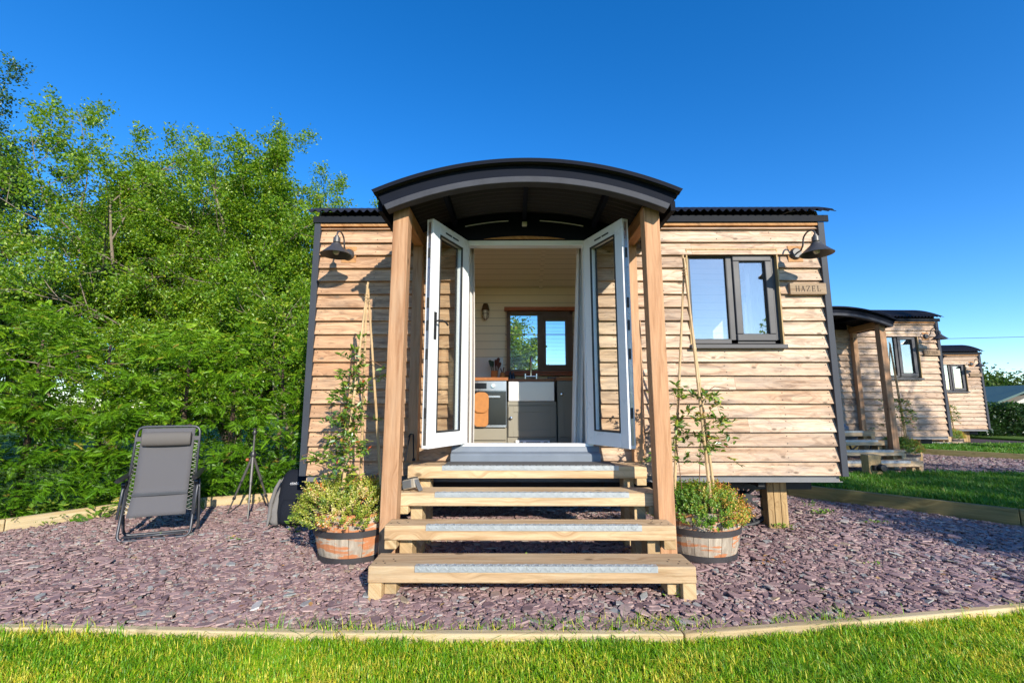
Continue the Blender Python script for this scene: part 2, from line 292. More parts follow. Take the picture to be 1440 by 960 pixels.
# ------------------------------------------------------------------ mesh builder
class MB:
    def __init__(s): s.v = []; s.f = []; s.r = []
    def add(s, vs, fs, r=0.):
        b = len(s.v); s.v += [tuple(p) for p in vs]
        for f in fs: s.f.append(tuple(i + b for i in f)); s.r.append(r)
        return s
    def box(s, x0, x1, y0, y1, z0, z1, r=0.):
        return s.add([(x0, y0, z0), (x1, y0, z0), (x1, y1, z0), (x0, y1, z0), (x0, y0, z1), (x1, y0, z1), (x1, y1, z1), (x0, y1, z1)],
                     [(0, 3, 2, 1), (4, 5, 6, 7), (0, 1, 5, 4), (1, 2, 6, 5), (2, 3, 7, 6), (3, 0, 4, 7)], r)
    def boxm(s, sx, sy, sz, mat, r=0.):
        p = [mat @ Vector((x * sx / 2, y * sy / 2, z * sz / 2)) for z in (-1, 1) for (x, y) in ((-1, -1), (1, -1), (1, 1), (-1, 1))]
        return s.add(p, [(0, 3, 2, 1), (4, 5, 6, 7), (0, 1, 5, 4), (1, 2, 6, 5), (2, 3, 7, 6), (3, 0, 4, 7)], r)
    def bar(s, a, b, w, h, r=0., up=(0, 0, 1)):
        a = Vector(a); b = Vector(b); d = (b - a); l = d.length; d.normalize()
        sd = d.cross(Vector(up)).normalized(); u = sd.cross(d)
        m = Matrix((( d.x, sd.x, u.x, (a.x + b.x) / 2), (d.y, sd.y, u.y, (a.y + b.y) / 2), (d.z, sd.z, u.z, (a.z + b.z) / 2), (0, 0, 0, 1)))
        return s.boxm(l, w, h, m, r)
    def tube(s, pts, rad, n=8, cap=True, r=0., closed=False):
        pts = [Vector(p) for p in pts]; k = len(pts)
        rads = rad if isinstance(rad, (list, tuple)) else [rad] * k
        b = len(s.v); prev = None
        for i, p in enumerate(pts):
            if closed: t = pts[(i + 1) % k] - pts[i - 1]
            else: t = pts[min(i + 1, k - 1)] - pts[max(i - 1, 0)]
            t.normalize()
            if prev is None: prev = t.orthogonal().normalized()
            u = (prev - t * prev.dot(t)); u = u.normalized() if u.length > 1e-6 else t.orthogonal().normalized()
            prev = u; w = t.cross(u)
            for j in range(n):
                a = 2 * PI * j / n; q = p + (u * math.cos(a) + w * math.sin(a)) * rads[i]; s.v.append(tuple(q))
        for i in range(k if closed else k - 1):
            i2 = (i + 1) % k
            for j in range(n):
                j2 = (j + 1) % n
                s.f.append((b + i * n + j, b + i * n + j2, b + i2 * n + j2, b + i2 * n + j)); s.r.append(r)
        if cap and not closed:
            s.f.append(tuple(b + j for j in reversed(range(n)))); s.r.append(r)
            s.f.append(tuple(b + (k - 1) * n + j for j in range(n))); s.r.append(r)
        return s
    def lathe(s, prof, c=(0, 0, 0), n=24, r=0., mat=None, split=False):
        b = len(s.v); c = Vector(c)
        for (rr, z) in prof:
            for j in range(n):
                a = 2 * PI * j / n; p = Vector((rr * math.cos(a), rr * math.sin(a), z))
                if mat is not None: p = mat @ p
                s.v.append(tuple(p + c))
        for i in range(len(prof) - 1):
            for j in range(n):
                j2 = (j + 1) % n
                s.f.append((b + i * n + j, b + i * n + j2, b + (i + 1) * n + j2, b + (i + 1) * n + j)); s.r.append(r if not split else (j * .37) % 1)
        return s
    def prism(s, poly, y0, y1, r=0., plane='xz'):
        k = len(poly)
        def P(a, b, y): return {'xz': (a, y, b), 'yz': (y, a, b), 'xy': (a, b, y)}[plane]
        vs = [P(a, b, y0) for a, b in poly] + [P(a, b, y1) for a, b in poly]
        fs = [tuple(range(k)), tuple(reversed(range(k, 2 * k)))] + [(i, i + k, (i + 1) % k + k, (i + 1) % k) for i in range(k)]
        return s.add(vs, fs, r)
    def build(s, name, mat, parent=None, smooth=False, bevel=0., off=None, sub=0, solid=0.):
        if off is None:
            off = Vector((0, 0, 0)); q = parent
            while q is not None: off = off + q.location; q = q.parent
        off = Vector(off)
        me = bpy.data.meshes.new(name)
        me.from_pydata([(x - off.x, y - off.y, z - off.z) for x, y, z in s.v], [], s.f)
        a = me.attributes.new('rnd', 'FLOAT', 'FACE'); a.data.foreach_set('value', s.r)
        me.materials.append(mat)
        import bmesh
        bm = bmesh.new(); bm.from_mesh(me); bmesh.ops.recalc_face_normals(bm, faces=bm.faces); bm.to_mesh(me); bm.free()
        if smooth: me.shade_smooth() if smooth is True else me.set_sharp_from_angle(angle=smooth)
        o = bpy.data.objects.new(name, me); COL.objects.link(o)
        if parent is not None: o.parent = parent
        else: pass
        if solid:
            q = o.modifiers.new('solid', 'SOLIDIFY'); q.thickness = solid; q.offset = 0
        if bevel:
            q = o.modifiers.new('bevel', 'BEVEL'); q.width = bevel; q.segments = 2; q.limit_method = 'ANGLE'; q.angle_limit = R(40)
        if sub:
            q = o.modifiers.new('sub', 'SUBSURF'); q.levels = q.render_levels = sub
        return o
SM = R(40)
def tag(o, label=None, cat=None, group=None, kind=None):
    if label: o['label'] = label
    if cat: o['category'] = cat
    if group: o['group'] = group
    if kind: o['kind'] = kind
    return o
def empty(name, loc, label, cat, group=None, rz=0.):
    o = bpy.data.objects.new(name, None); COL.objects.link(o); o.empty_display_size = .1
    o.location = loc; o.rotation_euler = (0, 0, rz)
    return tag(o, label, cat, group)
def kids(o): return [c for c in bpy.data.objects if c.parent == o]
def copy_tree(o, parent=None, skip=()):
    c = o.copy(); COL.objects.link(c)
    if parent is not None: c.parent = parent
    for ch in kids(o):
        if ch.name.split('.')[0] in skip: continue
        copy_tree(ch, c, skip)
    return c
def np_mesh(name, V, F, rnd, mat, parent=None, smooth=False):
    V = np.asarray(V, np.float32); F = np.asarray(F, np.int32); k = F.shape[1]
    me = bpy.data.meshes.new(name)
    me.vertices.add(len(V)); me.vertices.foreach_set('co', V.ravel())
    me.loops.add(F.size); me.loops.foreach_set('vertex_index', F.ravel())
    me.polygons.add(len(F)); me.polygons.foreach_set('loop_start', np.arange(0, F.size, k, dtype=np.int32)); me.polygons.foreach_set('loop_total', np.full(len(F), k, np.int32))
    a = me.attributes.new('rnd', 'FLOAT', 'FACE'); a.data.foreach_set('value', np.asarray(rnd, np.float32))
    me.materials.append(mat); me.update(calc_edges=True); me.validate()
    if smooth: me.shade_smooth()
    else: me.shade_flat()
    o = bpy.data.objects.new(name, me); COL.objects.link(o)
    if parent is not None: o.parent = parent
    return o
def frames(d, roll):
    """per-row orthonormal frames: forward d, side s, normal n"""
    d = d / np.linalg.norm(d, axis=1, keepdims=True)
    up = np.tile([0., 0., 1.], (len(d), 1)); up[np.abs(d[:, 2]) > .95] = [1., 0, 0]
    s = np.cross(d, up); s /= np.linalg.norm(s, axis=1, keepdims=True); n = np.cross(s, d)
    c, q = np.cos(roll)[:, None], np.sin(roll)[:, None]
    return d, s * c + n * q, n * c - s * q
def scatter(P, d, roll, size, tv, tf, width=None):
    """copies a small template (x forward, y side, z normal) to every row"""
    f, s, n = frames(d, roll); tv = np.asarray(tv, float); tf = np.asarray(tf)
    w = size if width is None else width
    V = P[:, None, :] + f[:, None, :] * (tv[None, :, 0:1] * size[:, None, None]) + s[:, None, :] * (tv[None, :, 1:2] * w[:, None, None]) + n[:, None, :] * (tv[None, :, 2:3] * size[:, None, None])
    Fc = tf[None] + (np.arange(len(P)) * len(tv))[:, None, None]
    return V.reshape(-1, 3), Fc.reshape(-1, tf.shape[1])
LEAF_V = [(0, 0, 0), (.45, .3, .06), (1, 0, -.05), (.45, -.3, .06)]
LEAF_F = [(0, 1, 2), (0, 2, 3)]
LEAFQ_F = [(0, 1, 2, 3)]

# ------------------------------------------------------------------ setting: ground
HUT_O = Vector((.11, 4.495, 0))
def poly_sheet(name, pts, z, mat, kind='structure', thick=0.):
    b = MB()
    if thick: b.prism(pts, z - thick, z, 0, 'xy')
    else: b.add([(x, y, z) for x, y in pts], [tuple(range(len(pts)))])
    o = b.build(name, mat); tag(o, None, None, None, kind); return o
tag(poly_sheet('ground', [(-250, -60), (250, -60), (250, 400), (-250, 400)], -.10, M['field']), 'wide green field reaching to the horizon', 'ground')
tag(poly_sheet('lawn', [(-9, -3), (9, -3), (9, 3.4), (3.2, 3.0), (1.95, 2.78), (.9, 2.63), (-.95, 2.62), (-2.6, 2.68), (-9, 2.75)], -.03, M['turf']), 'short patchy lawn in front of the timber edging', 'lawn')
SLATE1 = [(-9, 2.70), (-2.6, 2.70), (-.95, 2.65), (.9, 2.66), (1.95, 2.81), (3.2, 3.03), (7.4, 3.9), (7.4, 4.0), (5.2, 4.95), (3.75, 6.5), (2.6, 7.9), (-1.5, 7.9), (-2.9, 6.2), (-3.75, 5.66), (-4.45, 5.33), (-4.96, 4.6), (-6., 3.4), (-9, 3.2)]
poly_sheet('gravel_bed', SLATE1, -.012, M['slatebed'])
def shift(pts, d): return [(x + d[0], y + d[1]) for x, y in pts]
D2 = (6.425, 5.624)
LAWN1 = [(2.7, 7.75), (3.81, 6.53), (5.26, 4.97), (7.6, 2.7), (16, 2.7), (16, 7.6), (5., 7.6)]
poly_sheet('lawn', LAWN1, .13, M['turf'], thick=.2)
SLATE2 = [(3.2, 7.6), (16, 7.6), (13.6, 8.5), (11.6, 10.5), (10.17, 12.1), (9, 13.5), (3.2, 13.5)]
poly_sheet('gravel_bed', SLATE2, -.008, M['slatebed'])
LAWN2 = [(9.1, 13.4), (10.22, 12.15), (11.66, 10.55), (13.7, 8.45), (40, 8.4), (40, 13.6), (11, 13.6)]
poly_sheet('lawn', LAWN2, .10, M['turf'], thick=.15)
poly_sheet('gravel_bed', [(9, 13.6), (40, 13.6), (40, 15.2), (18, 15.2), (16.8, 18.5), (9, 18.5)], -.004, M['slatebed'])
poly_sheet('lawn', [(18, 15.25), (40, 15.25), (40, 22), (17, 22)], .05, M['field'], thick=.1)

# slate chips
def in_poly(P, poly):
    x, y = P[:, 0], P[:, 1]; ins = np.zeros(len(P), bool); j = len(poly) - 1
    for i in range(len(poly)):
        xi, yi = poly[i]; xj, yj = poly[j]
        c = ((yi > y) != (yj > y)) & (x < (xj - xi) * (y - yi) / (yj - yi + 1e-12) + xi); ins ^= c; j = i
    return ins
rg = np.random.default_rng(3)
def chips(name, poly, box, dens, smin, smax, label, z0=-.006):
    n = int((box[1] - box[0]) * (box[3] - box[2]) * dens)
    P = np.stack([rg.uniform(box[0], box[1], n), rg.uniform(box[2], box[3], n), np.zeros(n)], 1)
    P = P[in_poly(P, poly)]; n = len(P)
    L_ = np.exp(rg.uniform(np.log(smin), np.log(smax), n)) * .5; W_ = L_ * rg.uniform(.3, .75, n); T_ = rg.uniform(.002, .005, n)
    th = rg.uniform(0, 2 * PI, n); tx = rg.normal(0, .13, n); ty = rg.normal(0, .13, n)
    P[:, 2] = z0 + rg.uniform(.0, .020, n) + .012 * np.sin(P[:, 0] * 2.1) * np.sin(P[:, 1] * 2.7 + 1)
    k = 6
    ang = np.arange(k) / k * 2 * PI + rg.uniform(-.4, .4, (n, k)); rad = rg.uniform(.7, 1.1, (n, k))
    lx = np.cos(ang) * rad * L_[:, None]; ly = np.sin(ang) * rad * W_[:, None]
    c, s = np.cos(th)[:, None], np.sin(th)[:, None]
    X = lx * c - ly * s; Y = lx * s + ly * c; Zs = X * tx[:, None] + Y * ty[:, None]
    top = np.stack([X + P[:, :1], Y + P[:, 1:2], Zs + P[:, 2:3] + T_[:, None]], 2)
    bot = np.stack([X * 1.06 + P[:, :1], Y * 1.06 + P[:, 1:2], Zs + P[:, 2:3] - T_[:, None]], 2)
    V = np.concatenate([top, bot], 1).reshape(-1, 3)
    base = (np.arange(n) * 2 * k)[:, None, None]
    q = np.array([(0, 1, 2, 5), (2, 3, 4, 5)] + [(i + k, (i + 1) % k + k, (i + 1) % k, i) for i in range(k)])
    F = (q[None] + base).reshape(-1, 4)
    r = np.repeat(rg.beta(1.6, 1.5, n), len(q))
    o = np_mesh(name, V, F, r, M['slate']); tag(o, label, 'slate gravel', None, 'stuff'); return o
chips('slate_chippings', SLATE1, (-5.6, 5.6, 2.62, 7.6), 2900, .02, .074, 'plum purple slate chippings around the near hut')
chips('slate_chippings', SLATE1, (-4.2, 4.8, 2.62, 6.), 60, .08, .13, 'larger plum slate pieces scattered over the chippings', .006)
chips('slate_chippings', SLATE2, (3.5, 13.6, 7.6, 12.), 420, .05, .11, 'purple slate chippings around the second hut')
chips('slate_chippings', [(9, 13.6), (24, 13.6), (24, 15.2), (9, 15.2)], (9, 22, 13.6, 15.2), 300, .06, .12, 'pale slate chippings before the farthest hut')

# grass blades
def blades(name, poly, box, dens, hmin, hmax, w, z, mat, label, patch=True):
    n = int((box[1] - box[0]) * (box[3] - box[2]) * dens)
    P = np.stack([rg.uniform(box[0], box[1], n), rg.uniform(box[2], box[3], n), np.full(n, z)], 1)
    P = P[in_poly(P, poly)]; n = len(P)
    pat = .5 + .5 * np.sin(P[:, 0] * 2.3 + 1.2 * np.sin(P[:, 1] * 3.1)) * np.sin(P[:, 1] * 4.3 + 1.7 * np.sin(P[:, 0] * 1.9) + .6)
    pat = .6 * pat + .4 * (.5 + .5 * np.sin(P[:, 0] * 11 + P[:, 1] * 7) * np.sin(P[:, 1] * 13 - P[:, 0] * 5))
    h = rg.uniform(hmin, hmax, n) * (.4 + .9 * pat); a = rg.uniform(0, 2 * PI, n); lean = rg.gamma(2.2, .36, n)
    dx, dy = np.cos(a), np.sin(a); ww = w * rg.uniform(.6, 1.3, n)
    sx, sy = -dy * ww, dx * ww
    b0 = P + np.stack([sx, sy, 0 * sx], 1); b1 = P - np.stack([sx, sy, 0 * sx], 1)
    mid = P + np.stack([dx * h * lean * .35, dy * h * lean * .35, h * .6], 1); tip = P + np.stack([dx * h * lean, dy * h * lean, h * np.clip(1.05 - .25 * lean, .4, 1)], 1)
    m0 = mid + np.stack([sx, sy, 0 * sx], 1) * .8; m1 = mid - np.stack([sx, sy, 0 * sx], 1) * .8
    V = np.stack([b0, b1, m1, m0, tip + np.stack([sx, sy, 0 * sx], 1) * .12, tip - np.stack([sx, sy, 0 * sx], 1) * .12], 1).reshape(-1, 3)
    q = np.array([(0, 1, 2, 3), (3, 2, 5, 4)]); F = (q[None] + (np.arange(n) * 6)[:, None, None]).reshape(-1, 4)
    r = np.clip(rg.beta(2, 2.3, n) * .95 + (.5 - pat) * .55 * (1 if patch else .4), 0, 1)
    if patch:
        bare = np.sin(P[:, 0] * 3.7 + 2 * np.sin(P[:, 1] * 5.)) * np.sin(P[:, 1] * 6.1 + 1.3 * np.sin(P[:, 0] * 4.3)) + .5 * np.sin(P[:, 0] * 17 + 3) * np.sin(P[:, 1] * 15)
        bm_ = (bare > .45) & (rg.random(n) < .38); r[bm_] = rg.uniform(.78, 1, bm_.sum())
    dry = rg.random(n) < .12; r[dry] = rg.uniform(.82, 1, dry.sum())
    o = np_mesh(name, V, F, np.repeat(r, 2), mat); tag(o, label, 'grass', None, 'stuff'); return o
FRONT = [(-6, .2), (6, .2), (6, 3.2), (3.2, 2.99), (1.95, 2.77), (.9, 2.62), (-.95, 2.61), (-2.6, 2.67), (-6, 2.73)]
blades('grass', FRONT, (-3.6, 3.9, 1.2, 3.1), 17000, .026, .062, .0023, -.03, M['grass'], 'patchy yellow green grass along the front of the picture')
blades('grass', LAWN1, (2.7, 12, 3.4, 7.7), 4200, .05, .10, .004, .13, M['lawn2'], 'bright green grass between the first and second hut', False)
blades('grass', LAWN2, (9, 21, 8.4, 13.6), 900, .06, .11, .009, .10, M['lawn2'], 'strip of green grass before the farthest hut', False)
# tall wisps leaning over the edging
blades('grass', [(-3.2, 2.58), (3.4, 2.9), (3.4, 3.02), (1.95, 2.78), (.9, 2.63), (-.95, 2.62), (-3.2, 2.68)], (-3.2, 3.4, 2.5, 3.0), 4200, .05, .115, .0022, -.03, M['grass'], 'longer grass tufts left standing along the front edging')

# ------------------------------------------------------------------ timber edging
def edging(name, pts, w, z0, z1, mat, label, bev=.008):
    """one run of sleepers laid end to end, each board its own tone"""
    root = empty(name, (*pts[0], 0), label, 'timber edging')
    for i in range(len(pts) - 1):
        a = Vector((*pts[i], 0)); b = Vector((*pts[i + 1], 0)); d = (b - a); l = d.length
        bb = MB().box(0, l - .004, -w / 2, w / 2, z0, z1, .13 * i)
        o = bb.build('sleeper', mat, None, False, bev, off=(0, 0, 0)); o.parent = root
        o.location = a - root.location; o.rotation_euler = (0, 0, math.atan2(d.y, d.x))
    return root
edging('timber_edging', [(-7.5, 2.71), (-2.6, 2.69), (-.95, 2.635), (.9, 2.64), (1.95, 2.795), (3.2, 3.01), (7., 3.75)], (.05), -.09, .020, M['edge'], 'long pale timber edging between front lawn and slate')
edging('timber_edging', [(-7.2, 2.9), (-5.9, 3.55), (-4.98, 4.62), (-4.5, 5.32), (-3.78, 5.66), (-3.0, 6.0), (-1.2, 6.9)], .06, -.05, .125, M['edge'], 'pale timber edging at the foot of the conifer hedge')
edging('timber_edging', [(2.6, 7.8), (3.76, 6.5), (5.21, 4.93), (7.5, 2.65)], .07, -.05, .165, M['edge_green'], 'mossy timber edging holding up the lawn right of the near hut')
edging('timber_edging', [(9., 13.5), (10.17, 12.12), (11.6, 10.5), (13.65, 8.42)], .07, -.05, .14, M['edge_green'], 'dark timber edging of the lawn beyond the second hut')

# ------------------------------------------------------------------ THE HUT
XL, XR, D, ZB, ZT = -2.06, 3.165, 4.495, .56, 3.05
YB = 6.5
DX0, DX1, DZ0, DZ1 = -.53, .76, .70, 2.88        # door opening in the boards
WX0, WX1, WZ0, WZ1 = 1.745, 2.675, 1.79, 2.805   # window opening
RIDGE = lambda y: 3.185 + .32 * (1 - ((y - 5.47) / 1.07) ** 2)
hut = empty('shepherd_hut', HUT_O, 'near timber shepherd hut with open white double doors and a HAZEL sign', 'shepherd hut', 'shepherd huts in a row')
def cladding(y, x0, x1, z0, z1, holes, face=-1, axis='x', rs=0):
    b = MB(); p = .1365; k = 0; z = z0; rr = random.Random(rs)
    while z < z1 - .01:
        zt = min(z + p, z1); segs = [(x0, x1)]
        for (hx0, hx1, hz0, hz1) in holes:
            if hz0 < (z + zt) / 2 < hz1:
                segs = [q for (a, c) in segs for q in ((a, min(c, hx0)), (max(a, hx1), c)) if q[1] - q[0] > .01]
        for (a, c) in segs:
            parts = [(a, c)]
            if c - a > 1.9:
                m = a + (c - a) * rr.uniform(.3, .7); parts = [(a, m - .001), (m + .001, c)]
            for (u, w) in parts:
                j = rr.uniform(-.0025, .0025); y0 = y + face * (.021 + j); y1 = y + face * (-.018 + j); yb = y - face * .024
                zo = zt + .018 if zt < z1 else zt
                dz = rr.uniform(-.0025, .0025)
                vs = [(u, y0, z + dz), (w, y0, z + dz + rr.uniform(-.002, .002)), (w, y1, zo), (u, y1, zo), (u, yb, z), (w, yb, z), (w, yb, zo), (u, yb, zo)]
                if axis == 'y': vs = [(q[1], q[0], q[2]) for q in vs]
                b.add(vs, [(0, 1, 2, 3), (4, 7, 6, 5), (0, 4, 5, 1), (3, 2, 6, 7), (1, 5, 6, 2), (0, 3, 7, 4)], rr.random())
        z = zt; k += 1
    return b
holes = [(DX0, DX1, DZ0, DZ1), (WX0, WX1, WZ0, WZ1)]
cladding(D, XL + .05, XR - .05, ZB, ZT, holes, rs=4).build('front_wall', M['clad'], hut)
nb = MB(); rn = random.Random(9)
for k in range(18):
    z = ZB + .1365 * k + .034
    for x in (-1.96, -1.42, -.86, 1.0, 1.5, 2.08, 2.62, 3.06):
        if DX0 < x < DX1 or (WX0 - .02 < x < WX1 + .02 and WZ0 - .03 < z < WZ1): continue
        for dz in (0, .065):
            xx = x + rn.uniform(-.012, .012); zz = z + dz + rn.uniform(-.006, .006); yy = D - .021 + .039 * (zz - ZB - .1365 * k) / .1545
            nb.box(xx - .0032, xx + .0032, yy - .0035, yy + .004, zz - .0032, zz + .0032)
tag(nb.build('nails', M['iron'], hut), None, None, None, 'stuff')
cladding(YB, XL + .05, XR - .05, ZB, ZT, [(-.16, .84, 1.62, 2.58)], face=1, rs=5).build('back_wall', M['clad'], hut)
M['clad_y'] = wood('larch cladding side', (.60, .475, .335), (.42, .295, .185), 1, 1., 1., (.37, .335, .29), .6, .8, 2.1)
for x, f in ((XL, -1), (XR, 1)):
    b = cladding(x - f * .012, D + .03, YB - .03, ZB, 3.14, [(4.98, 6.05, 1.55, 2.70)], face=f, axis='y', rs=6)
    top = [(y, min(3.14, 3.14)) for y in (D + .02, YB - .02)] + [(y, RIDGE(y) - .03) for y in np.linspace(YB - .05, D + .05, 16)]
    b.prism([(a, c) for a, c in top], x - f * .03, x - f * .008, .3, 'yz')
    b.build('side_wall', M['clad_y'], hut)
    e = MB(); xa, xb = sorted((x - f * .10, x - f * .02))
    for (u0, u1, v0, v1) in ((4.98, 5.04, 1.55, 2.70), (5.99, 6.05, 1.55, 2.70), (5.04, 5.99, 1.55, 1.61), (5.04, 5.99, 2.64, 2.70), (5.49, 5.54, 1.61, 2.64)): e.box(xa, xb, u0, u1, v0, v1)
    ew = e.build('added_end_window', M['grey_pvc'], hut, bevel=.003)  # unseen end windows, added to let more daylight into the room
    MB().box(x - f * .06 - .003, x - f * .06 + .003, 5.0, 6.0, 1.57, 2.68).build('pane', M['clear'], ew)
# corner trims, fascia, strip
for x0, x1 in ((XL, XL + .062), (XR - .062, XR)):
    MB().box(x0, x1, D - .034, D + .05, ZB - .005, ZT + .03).build('corner_trim', M['trim'], hut, bevel=.003)
    MB().box(x0, x1, YB - .05, YB + .034, ZB - .005, ZT + .03).build('corner_trim', M['trim'], hut, bevel=.003)
MB().box(XL + .06, XR - .06, D - .028, D + .02, 3.05, 3.078).build('batten', M['beam'], hut, bevel=.002)
MB().box(XL - .012, XR + .04, D - .050, D - .030, 3.080, 3.150).build('fascia', M['black'], hut, bevel=.004)
MB().box(XL - .012, XR + .04, YB + .032, YB + .062, 3.080, 3.165).build('fascia', M['black'], hut, bevel=.004)
# corrugated barrel roof: ridges run front to back
def corr_roof():
    b = MB(); xs = np.arange(XL - .05, XR + .095, .0095); ys = np.linspace(D - .10, YB + .10, 26)
    for t in (0, -.004):
        o = len(b.v)
        for y in ys:
            for x in xs: b.v.append((x, y, RIDGE(y) + .0135 * math.sin(2 * PI * x / .076) + t))
        nx = len(xs)
        for i in range(len(ys) - 1):
            for j in range(nx - 1):
                b.f.append((o + i * nx + j, o + i * nx + j + 1, o + (i + 1) * nx + j + 1, o + (i + 1) * nx + j)); b.r.append(0)
    return b
corr_roof().build('roof', M['corrug'], hut, True)
# floor, chassis, channel
MB().box(XL + .04, XR - .04, D + .045, YB - .04, .50, .64).build('floor', M['floorwood'], hut)
c = MB().box(XL + .06, XR - .06, D + .02, D + .044, .495, .556); c.box(XL + .03, XR - .03, D + .016, D + .044, .495, .503)
c.build('skirt_channel', M['channel'], hut, bevel=.002)
c = MB()
for y in (D + .35, YB - .35): c.box(XL + .15, XR - .15, y - .04, y + .04, .38, .499)
for x in (-1.6, .1, .9, 2.4): c.box(x - .03, x + .03, D + .1, YB - .1, .44, .498)
c.build('chassis', M['chassis'], hut)
def wheel(x, y):
    w = MB(); cz = .29; rr = .28
    w.tube([(x + rr * math.cos(a), y, cz + rr * math.sin(a)) for a in np.linspace(0, 2 * PI, 33)[:-1]], .024, 8, closed=True)
    for a in np.linspace(0, 2 * PI, 11)[:-1]: w.bar((x + .04 * math.cos(a), y, cz + .04 * math.sin(a)), (x + rr * math.cos(a), y, cz + rr * math.sin(a)), .022, .03, up=(0, 1, 0))
    w.lathe([(.0, -.06), (.055, -.06), (.06, -.03), (.06, .03), (.05, .07), (0, .07)], (x, y, cz), 16, mat=Matrix.Rotation(PI / 2, 3, 'X'))
    return w.build('wheel', M['iron'], hut, SM)
for x in (-1.45, 2.38):
    for y in (D + .42, YB - .42): wheel(x, y)
for x, y in ((2.655, D + .30), (-1.72, D + .5), (2.655, YB - .3), (-1.72, YB - .3)):
    p = MB()
    for i, u in enumerate((-.068, 0, .068)): p.box(x + u - .032, x + u + .032, y, y + .15, -.03, .496, .2 * i)
    p.box(x - .095, x + .095, y + .012, y + .14, -.03, .49, .5)
    p.build('support_post', M['support'], hut, bevel=.006)

# window
def window(root):
    y = D - .004
    r = MB()   # timber reveal
    r.box(WX0, WX0 + .014, y - .012, D + .13, WZ0, WZ1); r.box(WX1 - .014, WX1, y - .012, D + .13, WZ0, WZ1); r.box(WX0 + .014, WX1 - .014, y - .012, D + .13, WZ1 - .014, WZ1)
    win = r.build('window', M['support'], root, bevel=.002)
    x0, x1, z0, z1 = WX0 + .014, WX1 - .014, WZ0 + .045, WZ1 - .014
    f = MB(); fy0, fy1 = y + .035, y + .10; t = .055; xm = 2.205
    f.box(x0, x1, fy0, fy1, z1 - t, z1); f.box(x0, x1, fy0, fy1, z0, z0 + .04); f.box(x0, x0 + .03, fy0, fy1, z0, z1); f.box(x1 - t, x1, fy0, fy1, z0, z1); f.box(xm - .035, xm + .035, fy0, fy1, z0, z1)
    f.build('frame', M['grey_pvc'], win, bevel=.003)
    s = MB(); sx0, sx1, sz0, sz1 = xm + .02, x1 - .04, z0 + .025, z1 - .04; w = .068; sy0, sy1 = fy0 - .022, fy1 - .01
    s.box(sx0, sx1, sy0, sy1, sz1 - w, sz1); s.box(sx0, sx1, sy0, sy1, sz0, sz0 + w); s.box(sx0, sx0 + w, sy0, sy1, sz0 + w, sz1 - w); s.box(sx1 - w, sx1, sy0, sy1, sz0 + w, sz1 - w)
    s.build('sash', M['grey_pvc'], win, bevel=.008)
    g = MB(); e = .007
    for a, b_, c_, d_ in ((sx0 + w, sx1 - w, sz0 + w, sz1 - w), (x0 + .03, xm - .035, z0 + .04, z1 - t)):
        g.box(a, a + e, fy0 + .0, fy0 + .02, c_, d_); g.box(b_ - e, b_, fy0, fy0 + .02, c_, d_); g.box(a + e, b_ - e, fy0, fy0 + .02, d_ - e, d_); g.box(a + e, b_ - e, fy0, fy0 + .02, c_, c_ + e)
    g.build('gasket', M['gasket'], win)
    for a, b_, yy in ((sx0 + .1, sx0 + .3, sy0), (x0 + .08, x0 + .3, fy0)):
        v = MB(); v.box(a, b_, yy - .014, yy + .002, z1 - .038, z1 - .022)
        v.build('trickle_vent', M['black'], win, bevel=.002)
    MB().box(x0 + .02, xm - .02, fy0 + .022, fy0 + .028, z0 + .03, z1 - .04).build('pane', M['winglass'], win)
    MB().box(sx0 + .05, sx1 - .05, fy0 + .012, fy0 + .018, sz0 + .05, sz1 - .05).build('pane', M['winglass'], win)
    MB().box(WX0 - .006, WX1 + .012, y - .045, y + .06, WZ0 - .012, WZ0 + .028).build('sill', M['grey_pvc'], win, bevel=.004)
    # gathered pale lining just inside
    for (u0, u1) in ((WX0 - .06, WX0 + .06), (WX1 - .24, WX1 + .06)):
        c = MB(); xs = np.linspace(u0, u1, 60)
        for z in (WZ0 - .05, WZ1 + .05):
            for x in xs: c.v.append((x, D + .20 + .022 * math.sin(x * 61 + 1.3 * math.sin(x * 17)), z))
        for j in range(59): c.f.append((j, j + 1, 61 + j, 60 + j)); c.r.append(0)
        c.build('window_curtain', M['blindcloth'], win, True)
window(hut)

